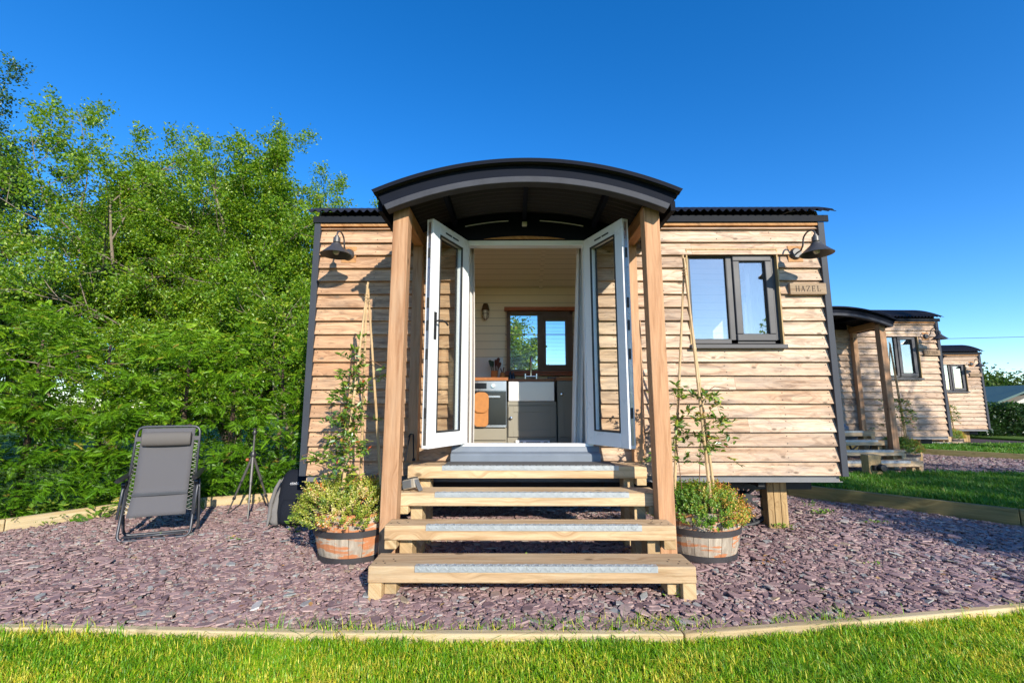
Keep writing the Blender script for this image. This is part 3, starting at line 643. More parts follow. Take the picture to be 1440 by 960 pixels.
# door frame, sill, leaves
f = MB(); y0, y1 = D - .05, D + .05
f.box(-.525, -.463, y0, y1, .855, 2.87); f.box(.69, .755, y0, y1, .855, 2.87); f.box(-.525, .755, y0 + .003, y1 + .003, 2.835, 2.885)
f.box(-.52, .75, y0 - .01, y1, .835, .862)
f.build('door_frame', M['white_pvc'], hut, bevel=.004)
s = MB(); s.prism([(D - .155, .702), (D + .06, .702), (D + .06, .838), (D - .075, .838), (D - .095, .79), (D - .145, .775), (D - .155, .76)], -.60, .80, 0, 'yz')
s.build('door_sill', M['sill_paint'], hut, bevel=.004)
LW, LH, LT = .615, 2.01, .07
def leaf(side):
    """side -1 hinged on the left; local x runs from the hinge to the free edge; +y is the room side when shut"""
    x0, x1 = (0, LW) if side < 0 else (-LW, 0); st = .112
    b = MB(); b.box(x0, x0 + st, -LT / 2, LT / 2, 0, LH); b.box(x1 - st, x1, -LT / 2, LT / 2, 0, LH); b.box(x0 + st, x1 - st, -LT / 2, LT / 2, LH - st, LH); b.box(x0 + st, x1 - st, -LT / 2, LT / 2, 0, st + .015)
    lf = b.build('door_leaf', M['white_pvc'], None, bevel=.006, off=(0, 0, 0)); lf.parent = hut
    g = MB(); gx0, gx1, gz0, gz1, e = x0 + st, x1 - st, st + .015, LH - st, .012
    for yy in (-LT / 2 - .003, LT / 2 - .012):
        g.box(gx0, gx0 + e, yy, yy + .015, gz0, gz1); g.box(gx1 - e, gx1, yy, yy + .015, gz0, gz1); g.box(gx0 + e, gx1 - e, yy, yy + .015, gz1 - e, gz1); g.box(gx0 + e, gx1 - e, yy, yy + .015, gz0, gz0 + e)
    o = g.build('gasket', M['gasket'], lf, off=(0, 0, 0))
    o = MB().box(gx0 - .01, gx1 + .01, -.006, .006, gz0 - .01, gz1 + .01).build('pane', M['clear'], lf, off=(0, 0, 0))
    v = MB(); xc = (x0 + x1) / 2
    v.box(xc - .11, xc - .01, LT / 2 - .004, LT / 2 + .006, LH - .075, LH - .062); v.box(xc + .01, xc + .11, LT / 2 - .004, LT / 2 + .006, LH - .075, LH - .062)
    v.build('vent_slot', M['trim'], lf, off=(0, 0, 0))
    fe = x1 if side < 0 else x0; sg = 1 if side < 0 else -1
    k = MB(); k.box(min(fe, fe + sg * .004), max(fe, fe + sg * .004), -.014, .014, .03, LH - .03); k.build('lock_strip', M['oven_steel'], lf, off=(0, 0, 0))
    for z in (.25, .75, 1.0, 1.2, 1.65):
        k = MB(); k.box(min(fe + sg * .003, fe + sg * .008), max(fe + sg * .003, fe + sg * .008), -.011, .011, z, z + .09)
        k.build('keep', M['gasket'], lf, off=(0, 0, 0))
    if side < 0:
        hx = fe - .055; z = 1.06
        h = MB(); h.box(hx - .016, hx + .016, LT / 2, LT / 2 + .009, z - .13, z + .11)
        h.tube([(hx, LT / 2, z + .03), (hx, LT / 2 + .05, z + .03), (hx - .03, LT / 2 + .058, z + .033), (hx - .09, LT / 2 + .058, z + .028), (hx - .125, LT / 2 + .054, z + .008)], .0085, 10)
        h.box(hx - .016, hx + .016, -LT / 2 - .009, -LT / 2, z - .13, z + .11)
        h.tube([(hx, -LT / 2, z + .03), (hx, -LT / 2 - .05, z + .03), (hx - .03, -LT / 2 - .058, z + .033), (hx - .11, -LT / 2 - .058, z + .02)], .0085, 10)
        h.build('handle', M['plastic'], lf, SM, off=(0, 0, 0))
    return lf
leafL = leaf(-1); leafR = leaf(1)
leafL.location = Vector((-.497, D - .06, .862)) - HUT_O; leafL.rotation_euler = (0, 0, R(-114.5))
leafR.location = Vector((.727, D - .06, .862)) - HUT_O; leafR.rotation_euler = (0, 0, R(114.5))

# porch
PC, PR = .097, 3.0; PZ = 3.18 - PR; PH = 1.235
def arc(rad, half, n=40):
    a = math.asin(half / PR); return [(PC + rad * math.sin(t), PZ + rad * math.cos(t)) for t in np.linspace(-a, a, n)]
def porch_sheet():
    b = MB(); a = math.asin(PH / PR); ts = np.linspace(-a, a, 48); ys = np.arange(3.42, D + .0, .0095)
    for t0 in (0, -.004):
        o = len(b.v)
        for y in ys:
            rr = PR + .013 * math.sin(2 * PI * y / .076) + t0
            for t in ts: b.v.append((PC + rr * math.sin(t), y, PZ + rr * math.cos(t)))
        n = len(ts)
        for i in range(len(ys) - 1):
            for j in range(n - 1): b.f.append((o + i * n + j, o + i * n + j + 1, o + (i + 1) * n + j + 1, o + (i + 1) * n + j)); b.r.append(0)
    return b
pr = porch_sheet().build('porch_roof', M['corrug'], hut, True)
def arch(y0, y1, r1, r0, half): 
    up = arc(PR + r1, half); lo = arc(PR + r0, half * .995)
    return MB().prism(up + lo[::-1], y0, y1)
arch(3.475, 3.545, -.016, -.118, 1.215).build('front_arch', M['blackwood'], hut, bevel=.003)
arch(3.462, 3.552, -.119, -.172, 1.20).build('arch_edge', M['chamfer'], hut, bevel=.006)
arch(3.415, 3.425, .010, -.022, 1.236).build('roof_edge', M['blackwood'], hut)
MB().prism(arc(PR - .016, .95) + [(PC + .95, 2.885), (PC - .95, 2.885)], D - .075, D - .036).build('back_board', M['blackwood'], hut)
MB().prism(arc(PR - .262, .45, 20) + [], D - .082, D - .076).build('head_board', M['beam'], hut)
for sgn in (-1, 1):
    a = math.asin(.62 / PR); q = [(PC + sgn * (PR - .1) * math.sin(t), PZ + (PR - .1) * math.cos(t)) for t in np.linspace(.055, a, 14)]
    b = MB(); b.tube([(x, D - .082, z + .004) for x, z in q], .006, 5); b.build('flashing', M['strip'], hut)
for x0, x1 in ((PC - PH + .012, PC - PH + .052), (PC + PH - .052, PC + PH - .012)):
    MB().box(x0, x1, 3.55, D - .03, 2.80, 2.885).build('porch_eave', M['blackwood'], hut, bevel=.003)
for x in (-.6, .1, .8):
    b = MB(); b.box(x - .02, x + .02, 3.55, D - .08, PZ + math.sqrt((PR - .06) ** 2 - (x - PC) ** 2) - .03, PZ + math.sqrt((PR - .018) ** 2 - (x - PC) ** 2) - .002)
    b.build('purlin', M['blackwood'], hut)
MB().box(.075, .125, D - .125, D - .085, 3.015, 3.055).build('porch_light', M['bulb'], hut, bevel=.006)
for x, lean in ((-.948, -.02), (1.14, .018)):
    p = MB(); w = .064; z0, z1 = .02, 2.86
    p.add([(x + lean - w, 3.61, z0), (x + lean + w, 3.61, z0), (x + lean + w, 3.735, z0), (x + lean - w, 3.735, z0), (x - w, 3.61, z1), (x + w, 3.61, z1), (x + w, 3.735, z1), (x - w, 3.735, z1)],
          [(0, 3, 2, 1), (4, 5, 6, 7), (0, 1, 5, 4), (1, 2, 6, 5), (2, 3, 7, 6), (3, 0, 4, 7)])
    p.build('porch_post', M['post'], hut, bevel=.006)
for x in (-.965, 1.165):
    MB().box(x - .048, x + .048, D - .125, D - .03, .70, 2.90).build('rear_post', M['post'], hut, bevel=.005)
for x in (-.955, 1.15):
    MB().box(x - .045, x + .045, 3.737, D - .03, 2.80, 2.93).build('porch_beam', M['beam'], hut, bevel=.004)
b = MB(); b.tube([(-1.0, D - .135, .93), (-.985, D - .14, .955), (-.955, D - .14, .955), (-.93, D - .20, .72)], .006, 6); b.tube([(-.985, D - .14, .955), (-1.01, D - .20, .71)], .006, 6); b.lathe([(0, -.012), (.014, -.012), (.014, .012), (0, .012)], (-.93, D - .20, .73), 10)
b.build('door_hook', M['black'], hut, SM)
# pipe by the right jamb
MB().tube([(1.235, D - .045, .72), (1.235, D - .045, 2.05)], .014, 8).build('cable_pipe', M['post'], hut)

# interior lining
l = MB(); ya, yb = D + .11, 6.30
for (x0, x1, z0, z1) in ((XL + .06, DX0 + .01, .64, 3.0), (DX1 - .01, WX0, .64, 3.0), (WX1, XR - .06, .64, 3.0), (WX0, WX1, .64, WZ0), (WX0, WX1, WZ1, 3.0), (DX0 + .01, DX1 - .01, 2.88, 3.0)): l.box(x0, x1, ya, ya + .015, z0, z1)
BX0, BX1, BZ0, BZ1 = -.11, .81, 1.66, 2.53
for (x0, x1, z0, z1) in ((XL + .06, BX0, .64, 2.93), (BX1, XR - .06, .64, 2.93), (BX0, BX1, .64, BZ0), (BX0, BX1, BZ1, 2.93)): l.box(x0, x1, yb, yb + .015, z0, z1)
for xx in (XL + .105, XR - .12):
    for (u0, u1, v0, v1) in ((ya + .015, 4.98, .64, 2.86), (6.05, yb, .64, 2.86), (4.98, 6.05, .64, 1.55), (4.98, 6.05, 2.70, 2.86)): l.box(xx, xx + .015, u0, u1, v0, v1)
l.build('inner_lining', M['cream'], hut)
b = MB(); ys = np.linspace(D + .06, 6.34, 18); cz = lambda y: 2.88 + .30 * (1 - ((y - 5.45) / .87) ** 2)
o = len(b.v)
for y in ys: b.v += [(XL + .05, y, cz(y)), (XR - .05, y, cz(y))]
for i in range(len(ys) - 1): b.f.append((o + 2 * i, o + 2 * i + 1, o + 2 * i + 3, o + 2 * i + 2)); b.r.append(0)
b.build('ceiling', M['ceil'], hut, True)
b = MB()
for i in range(len(ys) - 1): b.bar((.37, ys[i], cz(ys[i]) - .012), (.37, ys[i + 1], cz(ys[i + 1]) - .012), .05, .03)
b.build('ceiling_strip', M['ceil'], hut)
# back window
b = MB(); t = .05; y0, y1 = 6.27, 6.36
b.box(BX0, BX1, y0, y1, BZ1 - t, BZ1); b.box(BX0, BX1, y0, y1, BZ0, BZ0 + t); b.box(BX0, BX0 + t, y0, y1, BZ0, BZ1); b.box(BX1 - t, BX1, y0, y1, BZ0, BZ1); b.box(.32, .385, y0, y1, BZ0, BZ1)
for (a, c_) in ((.385, BX1 - t),): 
    b.box(a, c_, y0 - .01, y1, BZ1 - .13, BZ1 - t); b.box(a, c_, y0 - .01, y1, BZ0 + t, BZ0 + .12); b.box(a, a + .05, y0 - .01, y1, BZ0 + .1, BZ1 - .1); b.box(c_ - .05, c_, y0 - .01, y1, BZ0 + .1, BZ1 - .1)
bw = b.build('back_window', M['brownframe'], hut, bevel=.003)
MB().box(BX0 + .02, BX1 - .02, 6.315, 6.321, BZ0 + .02, BZ1 - .02).build('pane', M['clear'], bw)
r = MB()
for (x0, x1, z0, z1) in ((BX0 - .012, BX0, BZ0, BZ1), (BX1, BX1 + .012, BZ0, BZ1), (BX0 - .012, BX1 + .012, BZ1, BZ1 + .012), (BX0 - .012, BX1 + .012, BZ0 - .012, BZ0)): r.box(x0, x1, 6.316, YB + .01, z0, z1)
r.build('window_reveal', M['support'], bw)
MB().box(BX0 - .05, BX1 + .05, 6.16, 6.298, BZ0 - .035, BZ0 - .005).build('window_board', M['redwood'], bw, bevel=.003)
INTERIOR = ('back_window',)

# ------------------------------------------------------------------ kitchen things (stand inside the near hut)
KY = 5.74
b = empty('wooden_worktop', (.1, KY, 1.53), 'brown timber worktop with a gap for the white sink', 'worktop')
MB().box(-1.3, -.085, KY - .015, 6.295, 1.532, 1.572).build('board', M['worktop'], b, bevel=.003)
MB().box(.525, 1.5, KY - .015, 6.295, 1.532, 1.572).build('board', M['worktop'], b, bevel=.003)
MB().box(-.083, .523, 6.0, 6.295, 1.530, 1.570).build('board', M['worktop'], b, bevel=.003)
ov = empty('built_in_oven', (-.4, KY, .95), 'steel and black glass built in oven left of the sink', 'oven')
MB().box(-.70, -.104, KY, KY + .5, .955, 1.52).build('body', M['oven_steel'], ov)
MB().box(-.70, -.104, KY - .02, KY, 1.405, 1.525).build('control_panel', M['oven_steel'], ov, bevel=.002)
MB().box(-.56, -.352, KY - .024, KY - .02, 1.43, 1.50).build('display', M['oven_glass'], ov)
for x in (-.63, -.27):
    k = MB(); k.lathe([(0, -.03), (.022, -.03), (.025, -.004), (.025, .0), (0, 0)], (x, KY - .02, 1.468), 16, mat=Matrix.Rotation(-PI / 2, 3, 'X')); k.build('knob', M['chrome'], ov, SM)
dr = MB().box(-.70, -.108, KY - .024, KY, .985, 1.395).build('oven_door', M['oven_glass'], ov, bevel=.002)
MB().box(-.70, -.108, KY - .026, KY, .955, .983).build('door_rail', M['oven_steel'], dr, bevel=.002)
h = MB(); h.box(-.62, -.18, KY - .062, KY - .048, 1.318, 1.345)
for x in (-.6, -.2): h.box(x - .01, x + .01, KY - .05, KY - .022, 1.322, 1.34)
h.build('handle', M['oven_steel'], dr, bevel=.003)
g = MB()
def rounded(x0, x1, z0, z1, rad, n=6):
    p = []
    for cx, cz_, a0 in ((x1 - rad, z1 - rad, 0), (x0 + rad, z1 - rad, 90), (x0 + rad, z0 + rad, 180), (x1 - rad, z0 + rad, 270)):
        for i in range(n + 1):
            a = R(a0 + 90 * i / n); p.append((cx + rad * math.cos(a), cz_ + rad * math.sin(a)))
    return p
gl = empty('oven_glove', (-.42, KY - .07, 1.38), 'long tan oven glove hanging over the oven handle', 'oven glove')
MB().prism(rounded(-.505, -.325, .965, 1.378, .05), KY - .078, KY - .066).build('pad', M['leather'], gl, bevel=.004)
MB().prism(rounded(-.51, -.32, 1.13, 1.385, .07), KY - .096, KY - .08).build('pocket', M['leather'], gl, bevel=.006)
sc = MB().tube([(-.41 + .09 * math.cos(a), KY - .098, 1.20 + .06 * math.sin(a)) for a in np.linspace(R(200), R(340), 9)], .004, 6); sc.build('seam', M['leather'], gl)
ca = empty('base_cabinet', (-.4, KY, .64), 'low drawer front under the oven', 'cabinet', 'sage kitchen cabinets')
MB().box(-.72, -.10, KY + .004, KY + .5, .66, .95).build('carcass', M['sage'], ca)
MB().box(-.70, -.106, KY - .02, KY + .003, .80, .94).build('drawer', M['sage'], ca, bevel=.003)
MB().box(-.70, -.106, KY - .016, KY + .003, .66, .79).build('plinth', M['sage'], ca, bevel=.003)
def knob(p, par):
    k = MB(); k.lathe([(0, -.04), (.014, -.037), (.02, -.028), (.012, -.014), (.010, 0), (.018, .001), (0, .001)], p, 16, mat=Matrix.Rotation(-PI / 2, 3, 'X')); k.build('knob', M['chrome'], par, SM)
def cab(name, x0, x1, z0, z1, kx, kz, label, ztop):
    c = empty(name, ((x0 + x1) / 2, KY, .64), label, 'cabinet', 'sage kitchen cabinets')
    MB().box(x0, x1, KY, KY + .5, .66, ztop).build('carcass', M['sage'], c)
    d = MB().box(x0 + .012, x1 - .012, KY - .014, KY - .001, z0, z1).build('door', M['sage'], c, bevel=.002)
    f = MB(); w = .075; y0, y1 = KY - .022, KY - .0145
    f.box(x0 + .012, x0 + w, y0, y1, z0, z1); f.box(x1 - w, x1 - .012, y0, y1, z0, z1); f.box(x0 + w, x1 - w, y0, y1, z1 - w, z1); f.box(x0 + w, x1 - w, y0, y1, z0, z0 + w)
    f.build('door_frame', M['sage'], d, bevel=.002); knob((kx, KY - .022, kz), d); return c
c = cab('base_cabinet', -.09, .52, .84, 1.215, -.045, 1.07, 'sage panelled cupboard under the white sink', 1.27)
MB().box(-.088, .518, KY - .016, KY - .001, 1.225, 1.27).build('rail', M['sage'], c, bevel=.002)
cab('base_cabinet', .535, 1.1, .84, 1.52, .585, 1.36, 'tall sage cupboard right of the sink beside the curtain', 1.528)
sk = empty('butler_sink', (.2, KY, 1.28), 'white ceramic butler sink below the blind', 'sink')
b = MB(); b.box(-.078, .495, KY - .03, KY - .005, 1.275, 1.518); b.box(-.078, -.053, KY - .005, 5.99, 1.275, 1.518); b.box(.47, .495, KY - .005, 5.99, 1.275, 1.518); b.box(-.053, .47, 5.965, 5.99, 1.275, 1.518); b.box(-.053, .47, KY - .005, 5.965, 1.275, 1.30)
b.build('basin', M['ceramic'], sk, bevel=.008)
tp = empty('kitchen_tap', (.215, 6.05, 1.572), 'tall chrome bridge tap behind the sink', 'tap')
b = MB(); b.tube([(.13, 6.05, 1.605), (.30, 6.05, 1.605)], .014, 10)
for x in (.14, .29): b.tube([(x, 6.05, 1.571), (x, 6.05, 1.64)], .013, 10)
b.build('bridge', M['chrome'], tp, SM)
b = MB(); b.tube([(.215, 6.05, 1.60), (.215, 6.05, 1.80), (.217, 6.03, 1.845), (.22, 5.99, 1.862), (.225, 5.95, 1.845), (.226, 5.945, 1.79)], .012, 10); b.build('spout', M['chrome'], tp, SM)
hv = MB().box(.01, .43, KY - .035, KY - .017, .68, .80).build('plinth_heater', M['white_pvc'], None, bevel=.003, off=(0, 0, 0)); tag(hv, 'white slotted heater grille in the plinth below the sink', 'heater')
b = MB()
for i in range(16): b.box(.14 + i * .011, .147 + i * .011, KY - .037, KY - .0345, .725, .785)
for i in range(4): b.box(.06 + i * .011, .067 + i * .011, KY - .037, KY - .0345, .725, .785); b.box(.36 + i * .011, .367 + i * .011, KY - .037, KY - .0345, .725, .785)
b.build('grille', M['gasket'], hv, off=(0, 0, 0))
tag(MB().box(-.75, -.165, 6.284, 6.298, 1.573, 1.88).build('splashback', M['splash'], None, off=(0, 0, 0)), 'plain pale splashback panel behind the utensil pot', 'splashback')
up = empty('utensil_pot', (-.27, 6.05, 1.573), 'tan pot of green and brown cooking utensils on the worktop', 'utensil pot')
b = MB(); b.lathe([(0, 0), (.042, 0), (.046, .06), (.046, .105), (.041, .105), (.04, .02), (0, .02)], (-.27, 6.05, 1.573), 18); b.build('pot', M['leather'], up, SM)
for i, (dx, l_, mt) in enumerate(((-.045, .25, 'greentap'), (-.02, .24, 'greentap'), (.015, .26, 'darkwoodtool'), (.04, .28, 'darkwoodtool'), (.055, .22, 'darkwoodtool'))):
    u = MB(); p0 = Vector((-.27 + dx * .4, 6.05 + .01 * (i % 3 - 1), 1.60)); p1 = Vector((-.27 + dx * 1.4, 6.05 + .02 * (i % 3 - 1), 1.573 + l_))
    u.tube([p0, p0.lerp(p1, .55), p0.lerp(p1, .75), p0.lerp(p1, .95), p1], [.006, .006, .018, .022, .008], 8); u.build('utensil', M[mt], up, SM)
jg = empty('spice_jar', (-.165, 6.08, 1.573), 'squat amber jar with two brown sticks beside the utensil pot', 'jar')
b = MB(); b.lathe([(0, 0), (.036, 0), (.038, .05), (.028, .075), (.03, .085), (0, .085)], (-.165, 6.08, 1.573), 16); b.build('jar', M['leather'], jg, SM)
b = MB(); b.tube([(-.17, 6.08, 1.655), (-.19, 6.08, 1.715)], .008, 6); b.tube([(-.158, 6.08, 1.655), (-.145, 6.08, 1.73)], .008, 6); b.build('stick', M['darkwoodtool'], jg)
for x, hh in ((-.06, .11), (-.02, .09)):
    b = MB(); b.lathe([(0, 0), (.022, 0), (.022, hh * .6), (.01, hh * .8), (.011, hh), (0, hh)], (x, 6.14, 1.573), 14)
    tag(b.build('soap_bottle', M['bottle'], None, SM, off=(0, 0, 0)), 'dark blue soap bottle by the window, %s of the pair' % ('taller' if hh > .1 else 'shorter'), 'bottle', 'soap bottles by the sink')
tag(MB().box(.44, .60, 6.06, 6.16, 1.573, 1.60).build('sponge_tray', M['greynylon'], None, bevel=.008, off=(0, 0, 0)), 'grey sponge tray on the worktop right of the tap', 'tray')
bl = empty('venetian_blind', (.35, 6.22, BZ0), 'brown slatted blind with a red timber header over the kitchen window', 'blind')
MB().box(BX0 - .035, BX1 + .035, 6.17, 6.262, BZ1 - .005, BZ1 + .045).build('header', M['redwood'], bl, bevel=.003)
b = MB(); n = 44
for i in range(n):
    z = BZ0 + .03 + (BZ1 - BZ0 - .05) * i / (n - 1); b.add([(BX0 - .02, 6.20, z), (BX1 + .02, 6.20, z), (BX1 + .02, 6.235, z + .004), (BX0 - .02, 6.235, z + .004)], [(0, 1, 2, 3)])
b.build('slats', M['slat'], bl, solid=.0025)
b = MB()
for x in (-.02, .72): b.tube([(x, 6.197, BZ0), (x, 6.197, BZ1)], .002, 4)
b.box(BX0 - .02, BX1 + .02, 6.198, 6.204, 2.185, 2.195)
b.build('cord', M['slat'], bl)
MB().box(BX0 - .02, BX1 + .02, 6.20, 6.235, BZ0 + .004, BZ0 + .022).build('bottom_rail', M['redwood'], bl)
wl = empty('wall_lantern', (-.405, 6.29, 2.48), 'small caged bronze lantern on the cream kitchen wall', 'lantern')
b = MB(); b.lathe([(0, .13), (.03, .125), (.045, .09), (.05, .05), (.055, .045), (.055, .03), (0, .03)], (-.405, 6.20, 2.50), 18); b.box(-.43, -.38, 6.20, 6.298, 2.56, 2.62); b.build('cap', M['brass'], wl, SM)
b = MB(); b.lathe([(.036, .03), (.036, -.06), (.02, -.09), (0, -.095)], (-.405, 6.20, 2.50), 14); b.build('globe', M['bulb'], wl, SM)
b = MB()
for a in np.linspace(0, 2 * PI, 7)[:-1]: b.tube([(-.405 + .045 * math.cos(a), 6.20 + .045 * math.sin(a), 2.535), (-.405 + .045 * math.cos(a), 6.20 + .045 * math.sin(a), 2.44), (-.405 + .01 * math.cos(a), 6.20 + .01 * math.sin(a), 2.395)], .004, 5)
b.tube([(-.405 + .045 * math.cos(a), 6.20 + .045 * math.sin(a), 2.48) for a in np.linspace(0, 2 * PI, 17)[:-1]], .004, 5, closed=True); b.build('cage', M['brass'], wl)
def curtain(xs, y, z0, z1, label, flare, ph):
    b = MB(); nz = 14; nx = 64; o = 0
    for i in range(nz):
        t = i / (nz - 1)
        for j in range(nx):
            u = j / (nx - 1); x = xs[0] + (xs[1] - xs[0]) * u * (1 + flare * t) + .012 * math.sin(3 * t + ph)
            b.v.append((x, y + .03 * math.sin(u * 30 + ph + .6 * math.sin(t * 3)) * (.6 + .5 * t), z1 + (z0 - z1) * t))
    for i in range(nz - 1):
        for j in range(nx - 1): b.f.append((i * nx + j, i * nx + j + 1, (i + 1) * nx + j + 1, (i + 1) * nx + j)); b.r.append(0)
    tag(b.build('door_curtain', M['linen'], None, True, off=(0, 0, 0), solid=.003), label, 'curtain', 'door curtains')
curtain((-.62, -.435), D + .19, .68, 2.93, 'white linen curtain drawn back at the left door jamb', .12, 0)
curtain((.92, .655), D + .19, .68, 2.93, 'pale pink linen curtain drawn back beside the right door leaf', .28, 2)
tag(MB().box(-.62, .88, D - .39, D - .165, .698, .709).build('doormat', M['mat'], None, bevel=.003, off=(0, 0, 0)), 'dark ribbed doormat on the top step', 'doormat')

# ------------------------------------------------------------------ steps
TX0, TX1 = -.935, 1.149
st = empty('timber_steps', (.107, 3.05, 0), 'pale sleeper steps with metal nosings up to the open doors', 'steps', 'sleeper steps up to the huts')
TY = [3.06, 3.402, 3.744, 4.086]; TZ = [.21, .372, .535, .697]
rr = random.Random(2)
for i in range(4):
    dep = .272 if i < 3 else D - .165 - TY[3] + .12
    b = MB(); b.box(TX0, TX1, TY[i], TY[i] + min(dep, .27), TZ[i] - .102, TZ[i], rr.random())
    if i == 1: b = MB().box(TX0, TX1, TY[i], TY[i] + .20, TZ[i] - .102, TZ[i], rr.random())
    if i == 3: b.box(TX0, TX1, TY[i] + .274, D - .13, TZ[i] - .102, TZ[i] - .001, rr.random())
    t = b.build('tread', M['sleeper'], st, bevel=.009)
    n = MB(); y0 = TY[i] - .003
    n.box(-.635, .905, y0 - .001, y0 + .042, TZ[i] + .0005, TZ[i] + .0035); n.box(-.635, .905, y0 - .003, y0 - .0005, TZ[i] - .034, TZ[i] + .0035)
    x = -.62; k = 0
    while x < .885:   # raised tread pattern
        s = 1 if k % 2 else -1
        n.bar((x, y0 - .0035, TZ[i] - .024 if s > 0 else TZ[i] - .006), (x + .022, y0 - .0035, TZ[i] - .006 if s > 0 else TZ[i] - .024), .009, .006, up=(0, 1, 0))
        n.bar((x, y0 + .008 if s > 0 else y0 + .034, TZ[i] + .004), (x + .022, y0 + .034 if s > 0 else y0 + .008, TZ[i] + .004), .010, .006)
        x += .029; k += 1
    n.build('nosing', M['galv'], t)
    for xe, sg in ((TX0, 1), (TX1, -1)):
        for q in range(5):
            sc = MB(); sc.lathe([(0, .0012), (.0065, .001), (.0065, -.001)], (xe + sg * (.035 + .045 * (q % 3) + .012 * q), TY[i] + .06 + .04 * (q // 2), TZ[i]), 8)
            sc.build('screw', M['iron'], t)
for i in range(4):
    zb = -.04 if i == 0 else TZ[i - 1] - .001
    for xe, sg in ((TX0, 1), (TX1, -1)):
        b = MB(); w = .09
        b.box(min(xe + sg * .004, xe + sg * w), max(xe + sg * .004, xe + sg * w), TY[i] + .004, TY[i] + .2, zb if i else -.05, TZ[i] - .103, rr.random())
        if i == 0: b.box(min(xe + sg * .092, xe + sg * .17), max(xe + sg * .092, xe + sg * .17), TY[i] + .06, TY[i] + .2, .02, TZ[i] - .103, rr.random())
        else: b.box(min(xe + sg * .092, xe + sg * .185), max(xe + sg * .092, xe + sg * .185), TY[i] + .09, TY[i] + .25, -.05, TZ[i] - .103, rr.random())
        b.build('block', M['sleeper_y'], st, bevel=.006)

fl = empty('floodlight', (-.845, 3.84, .537), 'small grey box floodlight lying tilted on the third step', 'floodlight', rz=R(-22))
m4 = Matrix.Translation((-.005, 0, .05)) @ Matrix.Rotation(R(-14), 4, 'Y') @ Matrix.Rotation(R(-8), 4, 'X')
MB().boxm(.115, .07, .075, m4).build('housing', M['flood'], fl, bevel=.006, off=(0, 0, 0))
MB().boxm(.085, .008, .062, m4 @ Matrix.Translation((-.014, -.036, 0))).build('lens', M['floodface'], fl, bevel=.003, off=(0, 0, 0))
b = MB()
for i in range(6): b.boxm(.004, .062, .012, m4 @ Matrix.Translation((-.04 + i * .018, .0, .042)))
b.build('fin', M['chassis'], fl, off=(0, 0, 0))
MB().boxm(.012, .05, .10, Matrix.Translation((.068, .0, .045)) @ Matrix.Rotation(R(-30), 4, 'Y')).build('bracket', M['floodface'], fl, bevel=.003, off=(0, 0, 0))
MB().boxm(.05, .05, .03, Matrix.Translation((-.105, .01, .018)) @ Matrix.Rotation(R(20), 4, 'Y')).build('bracket', M['floodface'], fl, bevel=.004, off=(0, 0, 0))
b = MB()
for i in range(2): b.boxm(.014, .052, .008, Matrix.Translation((-.1 + i * .022, .008, .036)) @ Matrix.Rotation(R(20), 4, 'Y'))
b.build('tape', M['yellow'], fl, off=(0, 0, 0))

# ------------------------------------------------------------------ wall lamps
def lamp(x, label):
    lp = empty('wall_lamp', (x, D - .012, 2.75), label, 'wall lamp', 'black gooseneck wall lamps')
    y = D - .012; ys = D - .33
    b = MB(); b.lathe([(0, -.03), (.045, -.03), (.058, -.012), (.06, 0), (0, 0)], (x, y, 2.75), 24, mat=Matrix.Rotation(-PI / 2, 3, 'X')); b.build('back_plate', M['lamp'], lp, SM)
    b = MB().box(x - .075, x + .075, y + .001, y + .012, 2.665, 2.835); b.build('mount_block', M['beam'], lp, bevel=.003)
    pts = [(x, y - .02, 2.75), (x, y - .075, 2.752), (x, y - .115, 2.775)] + [(x, y - .20 - .085 * math.cos(a), 2.82 + .075 * math.sin(a) + .0) for a in np.linspace(R(-15), R(165), 12)][::1]
    pts = [(x, y - .02, 2.75), (x, y - .09, 2.753), (x, y - .125, 2.79), (x, y - .135, 2.83)] + [(x, y - .135 - .0925 * (1 - math.cos(a)), 2.83 + .07 * math.sin(a)) for a in np.linspace(.3, PI, 10)] + [(x, ys, 2.80)]
    b = MB().tube(pts, .008, 10); b.build('arm', M['lamp'], lp, True)
    b = MB(); b.lathe([(0, .045), (.018, .045), (.02, .03), (.032, .025), (.034, -.02), (.026, -.03), (.03, -.04)], (x, ys, 2.785), 20); b.build('socket', M['alu'], lp, SM)
    b = MB(); b.lathe([(.028, .0), (.044, -.004), (.048, -.022), (.135, -.105), (.144, -.112), (.142, -.115), (.132, -.108), (.046, -.026), (.028, -.006)], (x, ys, 2.752), 40); b.build('shade', M['lamp'], lp, SM)
    b = MB(); b.lathe([(.012, 0), (.014, -.03), (.028, -.06), (.03, -.078), (.02, -.098), (0, -.105)], (x, ys, 2.745), 18); b.build('bulb', M['bulb'], lp, True)
    return lp
lampL = lamp(-1.70, 'black gooseneck lamp on the left end of the near hut')
lampR = lamp(2.86, 'black gooseneck lamp above the HAZEL sign')

